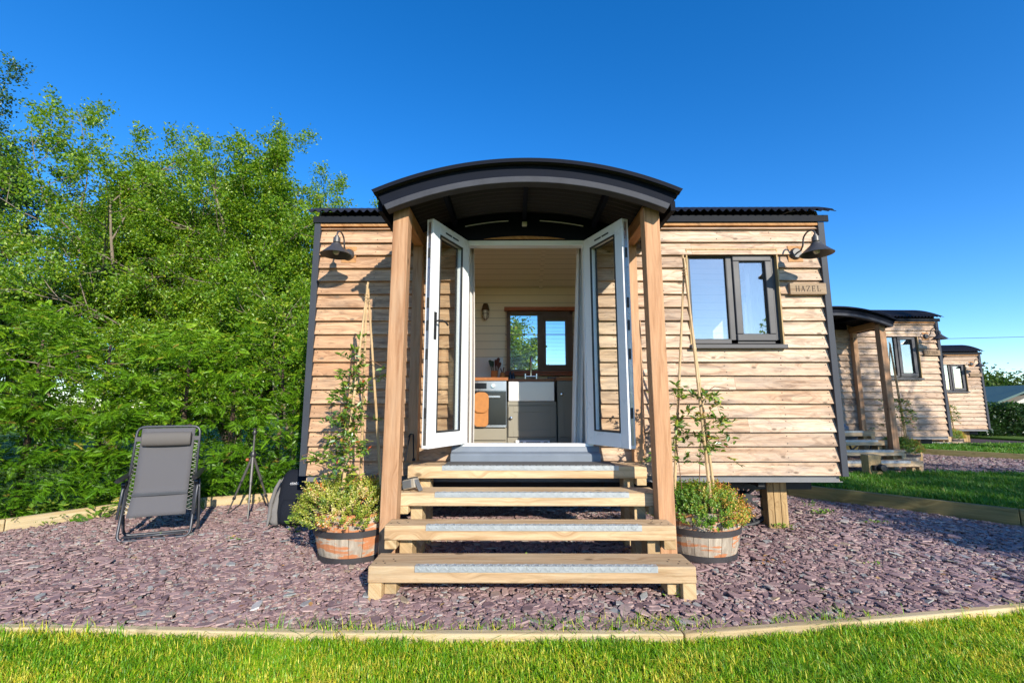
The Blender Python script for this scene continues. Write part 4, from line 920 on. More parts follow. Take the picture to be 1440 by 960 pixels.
# ------------------------------------------------------------------ name plaque
GLY = {  # strokes on a 0..1 cell: thick uprights, thin bars, serifs
 'H': [(.16, 0, .16, 1, .15), (.84, 0, .84, 1, .15), (.16, .5, .84, .5, .07), (0, .03, .34, .03, .06), (0, .97, .34, .97, .06), (.66, .03, 1, .03, .06), (.66, .97, 1, .97, .06)],
 'A': [(.1, 0, .5, 1, .08), (.5, 1, .88, 0, .16), (.24, .36, .74, .36, .07), (-.04, .03, .26, .03, .06), (.7, .03, 1.06, .03, .06)],
 'Z': [(.06, .96, .9, .96, .07), (.86, .94, .1, .05, .16), (.06, .04, .92, .04, .07), (.08, .78, .08, .96, .07), (.9, .04, .9, .24, .07)],
 'E': [(.2, 0, .2, 1, .16), (.06, .04, .84, .04, .07), (.06, .96, .8, .96, .07), (.2, .5, .62, .5, .07), (.8, .78, .8, .97, .07), (.84, .04, .84, .24, .07), (.62, .38, .62, .62, .06)],
 'L': [(.2, 0, .2, 1, .16), (.04, .97, .38, .97, .06), (.06, .04, .84, .04, .07), (.84, .04, .84, .28, .07)],
 'C': [(.85, .75, .6, .97, .08), (.6, .97, .3, .9, .1), (.3, .9, .12, .5, .15), (.12, .5, .3, .1, .15), (.3, .1, .6, .03, .1), (.6, .03, .88, .22, .07)],
 'O': [(.5, .98, .18, .8, .09), (.18, .8, .12, .5, .15), (.12, .5, .2, .2, .15), (.2, .2, .5, .02, .09), (.5, .02, .82, .2, .09), (.82, .2, .9, .5, .15), (.9, .5, .82, .8, .15), (.82, .8, .5, .98, .09)],
 'R': [(.2, 0, .2, 1, .15), (.05, .96, .6, .96, .07), (.6, .96, .82, .74, .13), (.82, .74, .6, .5, .12), (.6, .5, .2, .5, .07), (.5, .5, .95, .02, .13), (.04, .03, .36, .03, .06)],
 'N': [(.14, 0, .14, 1, .07), (.14, 1, .86, 0, .15), (.86, 0, .86, 1, .07), (0, .03, .28, .03, .06), (.72, .97, 1, .97, .06)],
}
def plaque(x0, x1, z0, z1, word, label):
    p = empty('name_plaque', ((x0 + x1) / 2, D - .015, z0), label, 'sign', 'timber name plaques on the huts')
    MB().box(x0, x1, D - .05, D - .0135, z0, z1).build('board', M['plaque'], p, bevel=.006)
    if word:
        b = MB(); h = .058; w = .040; gap = .0135; tot = len(word) * w + (len(word) - 1) * gap; x = (x0 + x1) / 2 - tot / 2; zz = (z0 + z1) / 2 - h / 2
        for ch in word:
            for k, (a, c, d, e, t) in enumerate(GLY[ch]):
                b.bar((x + a * w, D - .0505 - .00012 * k, zz + c * h), (x + d * w, D - .0505 - .00012 * k, zz + e * h), t * w * 1.1, .002, up=(0, 1, 0))
            x += w + gap
        b.build('lettering', M['ink'], p)
    return p
plq = plaque(2.752, 3.115, 2.318, 2.435, 'HAZEL', 'timber name plaque lettered HAZEL')

# ------------------------------------------------------------------ planters
def planter(cx, cy, label, seed, mat):
    root = empty('barrel_planter', (cx, cy, 0), label, 'planter', 'half barrel planters')
    b = MB(); n = 18
    prof = [(.232, -.01), (.262, .12), (.282, .25), (.288, .365)]
    rp = random.Random(seed)
    for j in range(n):
        a0 = 2 * PI * j / n + .006; a1 = 2 * PI * (j + 1) / n - .006; r = rp.random(); dz = rp.uniform(-.008, .006); vs = []; m = 3
        for (rad, z) in prof:
            for q in range(m): 
                a = a0 + (a1 - a0) * q / (m - 1); vs.append((cx + rad * math.cos(a), cy + rad * math.sin(a), z + (dz if z > .3 else 0)))
        for (rad, z) in reversed(prof):
            for q in range(m):
                a = a0 + (a1 - a0) * q / (m - 1); vs.append((cx + (rad - .026) * math.cos(a), cy + (rad - .026) * math.sin(a), z + (dz if z > .3 else 0)))
        k = len(vs) // m; fs = []
        for i in range(k):
            i2 = (i + 1) % k
            for q in range(m - 1): fs.append((i * m + q, i * m + q + 1, i2 * m + q + 1, i2 * m + q))
        h = len(prof)
        for q in (0, m - 1):
            for i in range(h - 1): fs.append((i * m + q, (i + 1) * m + q, (2 * h - 2 - i) * m + q, (2 * h - 1 - i) * m + q))
        b.add(vs, fs, r)
    b.build('staves', mat, root)
    for z, rad in ((.035, .2445), (.225, .2805)):
        hb = MB(); hb.lathe([(rad, z - .022), (rad + .004, z - .022), (rad + .008, z + .022), (rad + .004, z + .022), (rad, z - .022)], (cx, cy, 0), 40); hb.build('hoop', M['hoop'], root, SM)
    b = MB(); b.lathe([(0, .33), (.258, .325)], (cx, cy, 0), 24); b.build('soil', M['soil'], root)
    return root
PL = (-1.325, 3.95); PR_ = (1.545, 4.0)
plantL = planter(*PL, 'orange banded half barrel planter left of the steps', 1, M['barrel'])
plantR = planter(*PR_, 'grey weathered half barrel planter right of the steps', 5, M['barrel_grey'])

SPR_V = []; SPR_F = []
def sprig_template():
    v = []; f = []; rs = random.Random(4)
    for i in range(11):
        t = .12 + .088 * i; a = i * 2.4; l = .26 * (1.05 - .5 * t); d = (math.cos(a), math.sin(a)); o = len(v); w = .065
        v += [(t, 0, 0), (t + l * .55, d[0] * l * .5 - d[1] * w, d[1] * l * .5 + d[0] * w), (t + l * .8, d[0] * l, d[1] * l), (t + l * .45, d[0] * l * .5 + d[1] * w, d[1] * l * .5 - d[0] * w)]
        f += [(o, o + 1, o + 2, o + 3)]
    return v, f
SPR_V, SPR_F = sprig_template()
def mound(root_name, c, rad, hgt, n, mat, label, group, seed, skew=(0, 0), orange=None):
    g = np.random.default_rng(seed)
    a = g.uniform(0, 2 * PI, n); rr_ = np.sqrt(g.random(n)) * rad; x = rr_ * np.cos(a); y = rr_ * np.sin(a)
    lump = .5 + .5 * np.sin(x * 21 + seed) * np.sin(y * 19 + 2 * seed)
    z = hgt * np.sqrt(np.clip(1 - (rr_ / rad) ** 2 * .9, 0, 1)) * (.55 + .45 * lump) * g.uniform(.35, 1, n) ** .5
    over = np.clip(rr_ / rad - .72, 0, 1) * .35
    P = np.stack([c[0] + x * (1 + .0 * x) + skew[0] * z, c[1] + y + skew[1] * z, c[2] + z - over], 1)
    d = np.stack([x / rad * .9 + g.normal(0, .25, n), y / rad * .9 + g.normal(0, .25, n), np.full(n, .8) - over * 2], 1)
    s = g.uniform(.045, .10, n); V, F = scatter(P, d, g.uniform(0, 6.28, n), s, SPR_V, SPR_F)
    base = np.clip(.25 + .5 * lump + g.normal(0, .18, n), 0, 1)
    if orange is not None: base = np.clip(base * .6 + .45 * np.clip((x / rad + .3), 0, 1) * g.uniform(.3, 1.2, n), 0, 1)
    r = np.clip(np.repeat(base, len(SPR_F)) + g.normal(0, .12, n * len(SPR_F)), 0, 1)
    root = empty(root_name, (c[0], c[1], .33), label, 'plant', group)
    o = np_mesh('foliage', V - np.array([c[0], c[1], .33]), F, r, mat, root)
    st_ = MB()
    for i in range(40):
        q = Vector(P[i * (n // 40)]); b0 = Vector((c[0] + (q.x - c[0]) * .4, c[1] + (q.y - c[1]) * .4, .326)); st_.tube([b0, b0.lerp(q, .6) + Vector((0, 0, .02)), q], .0025, 4)
    st_.build('stems', M['stem'], root)
    return root
heatherL = mound('heather', (PL[0] - .02, PL[1] - .02, .36), .36, .24, 1500, M['heatherY'], 'bushy yellow green heather spilling over the left barrel', 'heathers in the barrels', 1, (-.35, 0))
heatherR = mound('heather', (PR_[0], PR_[1], .345), .30, .19, 1250, M['heatherO'], 'orange tipped heather filling the right barrel', 'heathers in the barrels', 2, (.15, 0), 1)

for o_, k_ in ((plantL, (1.13, 1.13, 1.06)), (plantR, (1.12, 1.12, 1.05)), (heatherL, (1.08, 1.08, 1.04)), (heatherR, (1.12, 1.12, 1.08))): o_.scale = k_
def wigwam(canes, tie, label):
    root = empty('cane_wigwam', (canes[0][0][0], canes[0][0][1], canes[0][0][2]), label, 'plant support', 'bamboo cane wigwams in the planters')
    for (a, b) in canes:
        a = Vector(a); b = Vector(b); m = MB(); k = 9; pts = []; rad = []
        for i in range(k):
            for e, s in ((-.012, 1.), (0, 1.28), (.012, 1.)):
                t = min(1, max(0, i / (k - 1) + e * .6))
                pts.append(a.lerp(b, t)); rad.append((.0135 - .005 * t) * s)
        keep = [0] + [i for i in range(1, len(pts)) if (pts[i] - pts[i - 1]).length > .002]
        m.tube([pts[i] for i in keep], [rad[i] for i in keep], 7); m.build('cane', M['cane'], root, SM)
    t = MB(); t.tube([(tie[0] + .022 * math.cos(x), tie[1] + .022 * math.sin(x), tie[2] + .004 * x) for x in np.linspace(0, 18, 40)], .003, 4); t.build('tie', M['cane'], root)
    return root
wigL = wigwam([((-1.40, 3.78, .34), (-1.262, 3.80, 2.27)), ((-1.35, 4.12, .34), (-1.27, 3.80, 2.25)), ((-1.10, 3.95, .33), (-1.268, 3.83, 2.22))], (-1.268, 3.81, 2.09), 'three bamboo canes tied at the top in the left barrel')
wigR = wigwam([((1.585, 3.82, .34), (1.487, 3.86, 2.50)), ((1.69, 3.98, .34), (1.478, 3.87, 2.53)), ((1.335, 4.0, .34), (1.497, 3.88, 2.51))], (1.489, 3.87, 2.33), 'three bamboo canes tied at the top in the right barrel')
def climber(base, zones, dens, label, seed, wires):
    g = np.random.default_rng(seed); P = []; d = []; s = []; root = empty('climbing_plant', base, label, 'plant', 'climbers on the cane wigwams')
    stm = MB()
    for (c, rad, cnt) in zones:
        for k in range(int(cnt * dens)):
            p0 = Vector(c) + Vector(g.normal(0, 1, 3) * np.array(rad) * .45); dr_ = Vector((g.normal(), g.normal() - .3, g.normal() * .6)).normalized(); l = g.uniform(.07, .17); p1 = p0 + dr_ * l + Vector((0, 0, -.02))
            stm.tube([p0, p0.lerp(p1, .5) + Vector((0, 0, .012)), p1], .0016, 3, False)
            for q in range(9):
                t = (q + 1) / 9; P.append(p0.lerp(p1, t) + Vector((0, 0, .012 * math.sin(t * 3)))); sd = Vector((g.normal(), g.normal() - .5, g.normal() * .5 + .25)); d.append(sd.normalized() + dr_ * .4); s.append(g.uniform(.038, .075))
    for w in wires: stm.tube(w, .0035, 5)
    P = np.array([tuple(p) for p in P]); d = np.array([tuple(x) for x in d]); s = np.array(s)
    V, F = scatter(P, d, g.uniform(-.9, .9, len(P)), s, [(0, 0, 0), (.3, .2, .04), (.65, .17, .02), (1, 0, -.08), (.65, -.17, .02), (.3, -.2, .04)], [(0, 1, 2, 3), (0, 3, 4, 5)])
    np_mesh('leaves', V - np.array(base), F, np.repeat(np.clip(g.beta(1.5, 1.6, len(P)) + (g.random(len(P)) < .02) * .5, 0, 1), 2), M['climber'], root); stm.build('stems', M['stem'], root)
    return root
climbL = climber((PL[0] - .04, PL[1] - .1, .33), [((-1.37, 3.80, .70), (.13, .10, .16), 12), ((-1.385, 3.80, .90), (.16, .10, .16), 20), ((-1.36, 3.80, 1.10), (.14, .10, .15), 20), ((-1.385, 3.80, 1.30), (.13, .09, .13), 14), ((-1.36, 3.80, 1.50), (.09, .08, .12), 9), ((-1.345, 3.80, 1.64), (.06, .05, .06), 4),
                 ((-1.56, 3.78, .80), (.10, .07, .06), 6), ((-1.12, 3.85, 1.52), (.06, .05, .03), 2), ((-1.19, 3.85, .93), (.04, .03, .03), 1)], 1.3, 'leafy green climber twined up the canes of the left barrel', 11,
                 [[(-1.36, 3.85, .33), (-1.40, 3.82, .6), (-1.36, 3.78, .9), (-1.39, 3.80, 1.2), (-1.36, 3.79, 1.6)], [(-1.38, 3.80, 1.55), (-1.28, 3.80, 1.64), (-1.18, 3.82, 1.58), (-1.08, 3.84, 1.53)], [(-1.40, 3.8, .8), (-1.58, 3.78, .86), (-1.72, 3.77, .82), (-1.70, 3.76, .76), (-1.6, 3.77, .78)]])
climbR = climber((PR_[0], PR_[1] - .05, .33), [((1.60, 3.84, 1.30), (.16, .08, .07), 7), ((1.62, 3.84, 1.12), (.17, .09, .10), 10), ((1.60, 3.86, .98), (.13, .08, .08), 7), ((1.67, 3.86, .85), (.12, .07, .06), 6), ((1.40, 3.93, 1.30), (.10, .08, .10), 5), ((1.39, 3.93, 1.12), (.10, .08, .12), 7), ((1.37, 3.95, .95), (.09, .07, .10), 5), ((1.36, 3.95, .80), (.08, .06, .05), 3), ((1.18, 4.1, .73), (.04, .05, .04), 1)], 1.35,
                 'sparse leafy climber on the canes of the right barrel', 12,
                 [[(1.56, 3.92, .33), (1.52, 3.88, .6), (1.53, 3.86, .85), (1.57, 3.85, 1.1), (1.55, 3.85, 1.35)], [(1.42, 4.0, .33), (1.40, 3.97, .6), (1.37, 3.95, .9), (1.41, 3.93, 1.3)], [(1.5, 3.9, .36), (1.38, 3.9, .43), (1.28, 3.95, .52), (1.2, 4.0, .66)], [(1.55, 3.86, 1.3), (1.68, 3.85, 1.38), (1.80, 3.85, 1.36)]])

# ------------------------------------------------------------------ the two farther huts
PIV = Vector((3.1, 4.495, 0))
def place(o, dx, dy, dz, rz):
    """moves a copied thing from the near hut's plot to another plot"""
    q = Matrix.Rotation(rz, 3, 'Z') @ (o.location - PIV) + PIV + Vector((dx, dy, dz)); o.location = q; o.rotation_euler.z += rz
PLOTS = [((6.31, 5.624, .002, .03), 'second', 'second timber shepherd hut, half hidden behind the near one'), ((12.763, 11.115, -.119, -.115), 'farthest', 'farthest and smallest looking shepherd hut in the row')]
for (T, word, lab) in PLOTS:
    h2 = copy_tree(hut, None, ('door_hook',)); place(h2, *T); h2['label'] = lab
    for ch in kids(h2):
        if ch.name.startswith('door_leaf'): ch.rotation_euler = (0, 0, 0)
    for src, lb in ((st, 'sleeper steps of the %s hut' % word), (lampR, 'black gooseneck lamp on the %s hut' % word), (plantR, 'barrel planter beside the steps of the %s hut' % word),
                    (heatherR, 'heather in the barrel at the %s hut' % word), (climbR, 'climber growing against the %s hut' % word), (wigR, 'bamboo canes in the barrel at the %s hut' % word)):
        c = copy_tree(src); place(c, *T); c['label'] = lb
p2 = plaque(2.752, 3.115, 2.318, 2.435, 'ACORN', 'small lettered plaque on the second hut'); place(p2, *PLOTS[0][0])
p3 = plaque(2.752, 3.115, 2.318, 2.435, '', 'plain timber plaque under the lamp of the farthest hut'); place(p3, *PLOTS[1][0])

# ------------------------------------------------------------------ recliner
ch = empty('reclining_chair', (-3.34, 4.44, 0), 'grey mesh garden recliner standing folded on the slate', 'reclining chair', rz=R(24))
def ctube(pts, r=.0125): return MB().tube(pts, r, 10)
def corner(p0, p1, p2, r=.06, n=5):
    p0, p1, p2 = Vector(p0), Vector(p1), Vector(p2); a = p1 + (p0 - p1).normalized() * r; b = p1 + (p2 - p1).normalized() * r
    return [tuple(a.lerp(p1, t).lerp(p1.lerp(b, t), t)) for t in np.linspace(0, 1, n)]
W = .285
ch.scale = (.96, 1, 1.)
def uframe(y0, z0, y1, z1, w, r=.0125):
    A, B, C_, E_ = (-w, y1, z1), (-w, y0, z0), (w, y0, z0), (w, y1, z1)
    return ctube([A] + corner(A, B, C_) + corner(B, C_, E_) + [E_], r)
O0 = (0, 0, 0)
uframe(-.10, .016, .02, .53, W).build('front_leg_frame', M['tube'], ch, True, off=O0)
uframe(.14, .016, -.02, .52, W + .022, .0135).build('rear_leg_frame', M['tube'], ch, True, off=O0)
MB().tube([(-W + .03, -.08, .045), (W - .03, -.08, .045)], .010, 8).build('cross_bar', M['tube'], ch, True, off=O0)
def by(z): return -.04 + .10 * ((z - .2) / .8)
A, B, C_, E_ = (-.275, by(.24), .24), (-.262, by(1.02), 1.02), (.262, by(1.02), 1.02), (.275, by(.24), .24)
ctube([A] + corner(A, B, C_, .07) + corner(B, C_, E_, .07) + [E_], .0115).build('back_frame', M['tube'], ch, True, off=O0)
ctube([(-.30, -.10, .21), (-.30, by(.5) - .03, .45), (-.285, by(.5), .52)], .0115).build('seat_frame', M['tube'], ch, True, off=O0)
ctube([(.30, -.10, .21), (.30, by(.5) - .03, .45), (.285, by(.5), .52)], .0115).build('seat_frame', M['tube'], ch, True, off=O0)
b = MB(); nz = 22; nx = 9
for i in range(nz):
    z = .215 + (1.005 - .215) * i / (nz - 1)
    w = .222 if z > .45 else .222 + .012 * (.45 - z) / .24
    for j in range(nx):
        u = j / (nx - 1) * 2 - 1
        y = by(z) + .012 * (1 - u * u) - .01
        if z < .44: y -= .05 * (.44 - z) / .23
        b.v.append((u * w, y, z))
for i in range(nz - 1):
    for j in range(nx - 1): b.f.append((i * nx + j, i * nx + j + 1, (i + 1) * nx + j + 1, (i + 1) * nx + j)); b.r.append(0)
b.build('sling', M['textilene'], ch, True, off=O0, solid=.006)
b = MB(); zb_ = .41; b.box(-.225, .225, by(zb_) - .035, by(zb_) - .018, zb_ - .02, zb_ + .012); b.build('shadow_band', M['tube'], ch, bevel=.004, off=O0)  # dark bar stands in for the shadow at the sling's fold
for sg in (-1, 1):
    b = MB(); pts = []
    zs = np.linspace(.24, .86, 36)
    for i, z in enumerate(zs):
        y = by(z) - (.05 * (.44 - z) / .23 if z < .44 else 0)
        pts.append((sg * (.225 if i % 2 else .272), y - .006 if i % 2 else by(z), z))
    b.tube(pts, .0035, 5); b.build('lacing', M['lace'], ch, off=O0)
b = MB(); y = by(.90) - .045
for i, (x, s) in enumerate(((-.20, .75), (-.194, 1), (.194, 1), (.20, .75))): pass
pts = [(-.203, y, .905), (-.198, y, .905), (-.1, y, .905), (.1, y, .905), (.198, y, .905), (.203, y, .905)]
m = Matrix.Diagonal((1, .55, 1))
b.tube([(x, 0, z) for x, yy, z in pts], [.05, .064, .067, .067, .064, .05], 20); b.v = [(p[0], p[1] * .55 + y, p[2] - .0) for p in b.v]
b.build('headrest', M['pillow'], ch, SM, off=O0)
b = MB()
for sg in (-1, 1): b.box(min(sg * .19, sg * .27), max(sg * .19, sg * .27), by(.9) - .012, by(.9) - .007, .885, .925)
b.build('strap', M['textilene'], ch, off=O0)
for sg in (-1, 1):
    b = MB(); x = sg * (W + .012)
    b.tube([(x, .16, .60), (x, .02, .575), (x, -.14, .555), (x, -.19, .545)], [.018, .024, .026, .02], 10); b.v = [(x + (p[0] - x) * 1.25, p[1], .57 + (p[2] - .57) * .75) for p in b.v]
    b.build('armrest', M['plastic'], ch, SM, off=O0)
    k = MB(); k.lathe([(0, -.02), (.024, -.018), (.026, .012), (0, .016)], (sg * (W + .005), -.03, .50), 14, mat=Matrix.Rotation(PI / 2, 3, 'Y')); k.build('lock_knob', M['plastic'], ch, SM, off=O0)

# ------------------------------------------------------------------ tripod
tr = empty('camera_tripod', (-3.0, 5.33, 0), 'small black camera tripod standing on slate by the hedge', 'tripod')
apex = Vector((-3.0, 5.33, .66))
for q in ((-2.87, 5.09, .0), (-3.24, 5.32, .0), (-2.86, 5.54, .0)):
    q = Vector(q); lg = MB(); lg.tube([apex.lerp(q, .03), apex.lerp(q, .45)], .0155, 8); lg.tube([apex.lerp(q, .45), apex.lerp(q, .72)], .0115, 8); lg.tube([apex.lerp(q, .72), apex.lerp(q, .985)], .0085, 8)
    l = lg.build('leg', M['alu'], tr, SM)
    k = MB(); 
    for t in (.45, .72): k.tube([apex.lerp(q, t - .018), apex.lerp(q, t + .018)], .0175, 8)
    k.tube([apex.lerp(q, .975), apex.lerp(q, 1.)], .013, 8); k.build('leg_lock', M['plastic'], l, SM)
b = MB(); b.tube([(apex.x, apex.y, .46), (apex.x, apex.y, .90)], .0115, 8); b.build('centre_column', M['alu'], tr, SM)
b = MB(); b.lathe([(0, .64), (.035, .645), (.038, .67), (.025, .70), (0, .70)], (apex.x, apex.y, 0), 14); b.build('collar', M['plastic'], tr, SM)
b = MB(); b.lathe([(0, .89), (.022, .89), (.026, .92), (.014, .945), (.024, .95), (.024, .962), (0, .962)], (apex.x, apex.y, 0), 14); b.tube([(apex.x, apex.y, .915), (apex.x + .05, apex.y - .01, .93)], .006, 6); b.build('head', M['plastic'], tr, SM)
b = MB(); b.lathe([(0, -.012), (.016, -.01), (.016, .01), (0, .012)], (apex.x - .055, apex.y - .01, .61), 12, mat=Matrix.Rotation(PI / 2, 3, 'Y')); b.build('clamp_knob', M['rust'], tr, SM)

# ------------------------------------------------------------------ backpack
bp = empty('backpack', (-2.31, 4.93, 0), 'black backpack with grey side leaning under the hut corner', 'backpack', rz=R(10))
def blob(rows, n=20, e=.6):
    """lofted super-ellipse rows: (z, cx, cy, rx, ry)"""
    b = MB()
    for (z, cx, cy, rx, ry) in rows:
        for j in range(n):
            a = 2 * PI * j / n; c, s = math.cos(a), math.sin(a); b.v.append((cx + rx * math.copysign(abs(c) ** e, c), cy + ry * math.copysign(abs(s) ** e, s), z))
    for i in range(len(rows) - 1):
        for j in range(n): b.f.append((i * n + j, i * n + (j + 1) % n, (i + 1) * n + (j + 1) % n, (i + 1) * n + j)); b.r.append(0)
    b.f.append(tuple(reversed(range(n)))); b.r.append(0); b.f.append(tuple((len(rows) - 1) * n + j for j in range(n))); b.r.append(0)
    return b
blob([(.0, .02, 0, .15, .10), (.03, .02, 0, .17, .125), (.15, .02, .005, .178, .135), (.3, .02, .02, .17, .13), (.42, .025, .04, .16, .115), (.51, .03, .06, .14, .09), (.545, .03, .07, .10, .05)]).build('body', M['nylon'], bp, True, off=O0)
blob([(.02, -.135, -.02, .04, .09), (.06, -.158, -.02, .05, .10), (.11, -.15, -.015, .042, .097), (.17, -.16, -.01, .05, .1), (.235, -.145, -.005, .036, .09), (.30, -.14, .01, .04, .085), (.35, -.125, .02, .026, .08), (.40, -.115, .04, .018, .06)], 14).build('side_pocket', M['greynylon'], bp, True, off=O0)
blob([(.03, .03, -.12, .11, .03), (.07, .03, -.135, .12, .04), (.2, .03, -.13, .12, .035), (.27, .03, -.115, .1, .02)], 16).build('front_pocket', M['nylon'], bp, True, off=O0)
b = MB()
for k, y in enumerate((-.09, .03)): b.tube([(-.115, y, .47), (-.155, y - .005, .38), (-.19, y - .01, .24), (-.195, y - .02, .12), (-.2, y - .05, .03), (-.23, y - .08, .012)], [.014, .02, .022, .02, .012, .01], 6)
b.build('strap', M['greynylon'], bp, True, off=O0)
b = MB(); rq = random.Random(3)
for k in range(9):
    x = -.13 + .03 * k; b.tube([(x, -.15, .03), (x - .03, -.2 - .02 * rq.random(), .02), (x - .06 * rq.random(), -.22, .012)], .008, 5)
b.build('loose_strap', M['nylon'], bp, True, off=O0)
b = MB()
for k in range(5): b.bar((-.02 + .017 * k, -.100 + .003 * abs(k - 2), .425), (-.008 + .017 * k, -.100, .435 + .004 * (k % 2)), .007, .004, up=(0, 1, 0))
b.tube([(-.02, -.099, .418), (.065, -.099, .418)], .0025, 4)
b.build('emblem', M['emblem'], bp, off=O0)

# ------------------------------------------------------------------ trees
def make_tree(name, base, stems, height, spread, leafmat, barkmat, label, seed, leaf=.075, dens=1., low=.12, group='trees behind the hut', droop=0., lev=(9, 6, 5), cat='tree', colshift=0.):
    g = random.Random(seed); tr_ = MB(); sites = []
    def grow(p, d, length, rad, level):
        n = 7 if level < 2 else 4; pts = [p.copy()]; rads = [rad]; wig = (.10, .16, .22, .28)[level]
        for i in range(n):
            d = (d + Vector((g.gauss(0, wig), g.gauss(0, wig), g.gauss(0, wig) + (.05 if level < 2 else .02) - droop * level * .05))).normalized()
            p = p + d * (length / n); pts.append(p.copy()); rads.append(rad * (1 - .8 * (i + 1) / n))
        if level < 3: tr_.tube(pts, rads, (7, 5, 4)[level], False)
        elif g.random() < .6: tr_.tube([pts[0], pts[2], pts[-1]], [rad, rad * .7, rad * .2], 3, False)
        if level == 3:
            for i in range(1, len(pts)): sites.append((pts[i], pts[i] - pts[i - 1], 1.)); sites.append((pts[i - 1].lerp(pts[i], .5), pts[i] - pts[i - 1], .8))
            return
        for c in range(lev[level]):
            t = (low if level == 0 else .2) + (1 - (low if level == 0 else .2)) * (c + g.random()) / lev[level]
            k = min(int(t * n), n - 1); q = pts[k].lerp(pts[k + 1], t * n - k); dd = (pts[k + 1] - pts[k]).normalized()
            sd = dd.orthogonal().normalized(); sd.rotate(Matrix.Rotation(g.uniform(0, 2 * PI), 3, dd)); ang = R(g.uniform(30, 62))
            nd = (dd * math.cos(ang) + sd * math.sin(ang)).normalized()
            ratio = (.55, .5, .48)[level] * (1.15 - .55 * t) * g.uniform(.75, 1.2)
            grow(q, nd, length * ratio, rads[k] * .55 + .002, level + 1)
    for s in range(stems):
        a = 2 * PI * s / stems + g.uniform(-.4, .4); tilt = g.uniform(.35, 1.) * spread if stems > 1 else .04
        grow(Vector(base) + Vector((math.cos(a) * .2, math.sin(a) * .2, 0)) * (stems > 1), Vector((math.cos(a) * tilt, math.sin(a) * tilt, 1)).normalized(), height * g.uniform(.82, 1.05), height * .013 * (1.6 if stems == 1 else 1), 0)
    root = empty(name, base, label, cat, group)
    tr_.build('trunk', barkmat, root, True)
    gg = np.random.default_rng(seed); P = np.array([tuple(s[0]) for s in sites]); dirs = np.array([tuple(s[1]) for s in sites])
    k = max(1, int(round(5 * dens))); P = np.repeat(P, k, 0); dirs = np.repeat(dirs, k, 0); n = len(P)
    P = P + gg.normal(0, leaf * 1.1, (n, 3)); d = dirs / (np.linalg.norm(dirs, axis=1, keepdims=True) + 1e-9) * .5 + gg.normal(0, .7, (n, 3)); d[:, 2] -= .1
    V, F = scatter(P, d, gg.uniform(-1.2, 1.2, n), gg.uniform(.65, 1.25, n) * leaf, LEAF_V, LEAFQ_F)
    r = np.clip(gg.beta(2., 2., n) + colshift, 0, 1)
    np_mesh('crown', V - np.array(base), F, r, leafmat, root)
    return root, n
TREES = [('leafy_tree', (-8.9, 12.0, 0), 10, 6.6, .33, 'treeleaf', 'bark', 'tall bright green tree at the left behind the hedge', 21, .066, 1.9),
         ('leafy_tree', (-6.8, 11.6, 0), 10, 6.5, .46, 'treeleaf', 'bark', 'bright green many stemmed tree between two others behind the hedge', 22, .064, 1.9),
         ('leafy_tree', (-4.2, 12.4, 0), 9, 5.9, .46, 'treeleaf', 'bark', 'lower bright green tree sloping down behind the hut roof', 23, .064, 1.9),
         ]
for (nm, bs, stm, hh, sp, lm, bm_, lb, sd, lf, dn) in TREES: make_tree(nm, bs, stm, hh, sp, M[lm], M[bm_], lb, sd, lf, dn)
make_tree('leafy_tree', (-14.5, 10.4, 0), 6, 7.2, .10, M['darkleaf'], M['darkbark'], 'tall dark green tree cut by the left edge of the picture', 24, .07, 1.9, .15)
make_tree('leafy_tree', (-7.9, 9.6, 0), 6, 3.5, .55, M['treeleaf'], M['bark'], 'low bushy tree filling the space just above the hedge', 25, .062, 1.7, .1)
make_tree('leafy_tree', (-10.8, 9.3, 0), 5, 3.6, .55, M['darkleaf'], M['darkbark'], 'low dark bushy tree above the left end of the hedge', 28, .062, 1.8, .1)
make_tree('leafy_tree', (-4.4, 9.8, 0), 6, 3.5, .5, M['treeleaf'], M['bark'], 'low leafy tree beside the corner of the near hut', 29, .062, 1.7, .1)
make_tree('young_tree', (-.15, 15., 0), 1, 3.6, .2, M['treeleaf'], M['bark'], 'young tree seen through the kitchen window', 26, .12, .8, .2, 'trees behind the hut')
make_tree('shade_tree', (14.2, -2.4, 0), 1, 8.0, .3, M['treeleaf'], M['bark'], 'taller tree beyond the right of the picture, farther from the hut', 27, .11, .7, .25, 'trees out of the picture')
make_tree('shade_tree', (12.0, -2.7, 0), 1, 7.0, .3, M['treeleaf'], M['bark'], 'middle tree of three beyond the right of the picture', 33, .11, .7, .3, 'trees out of the picture')
make_tree('shade_tree', (7.7, -2.2, 0), 1, 4.5, .3, M['treeleaf'], M['bark'], 'small tree beyond the right of the picture that shades the slate', 30, .10, .8, .3, 'trees out of the picture')

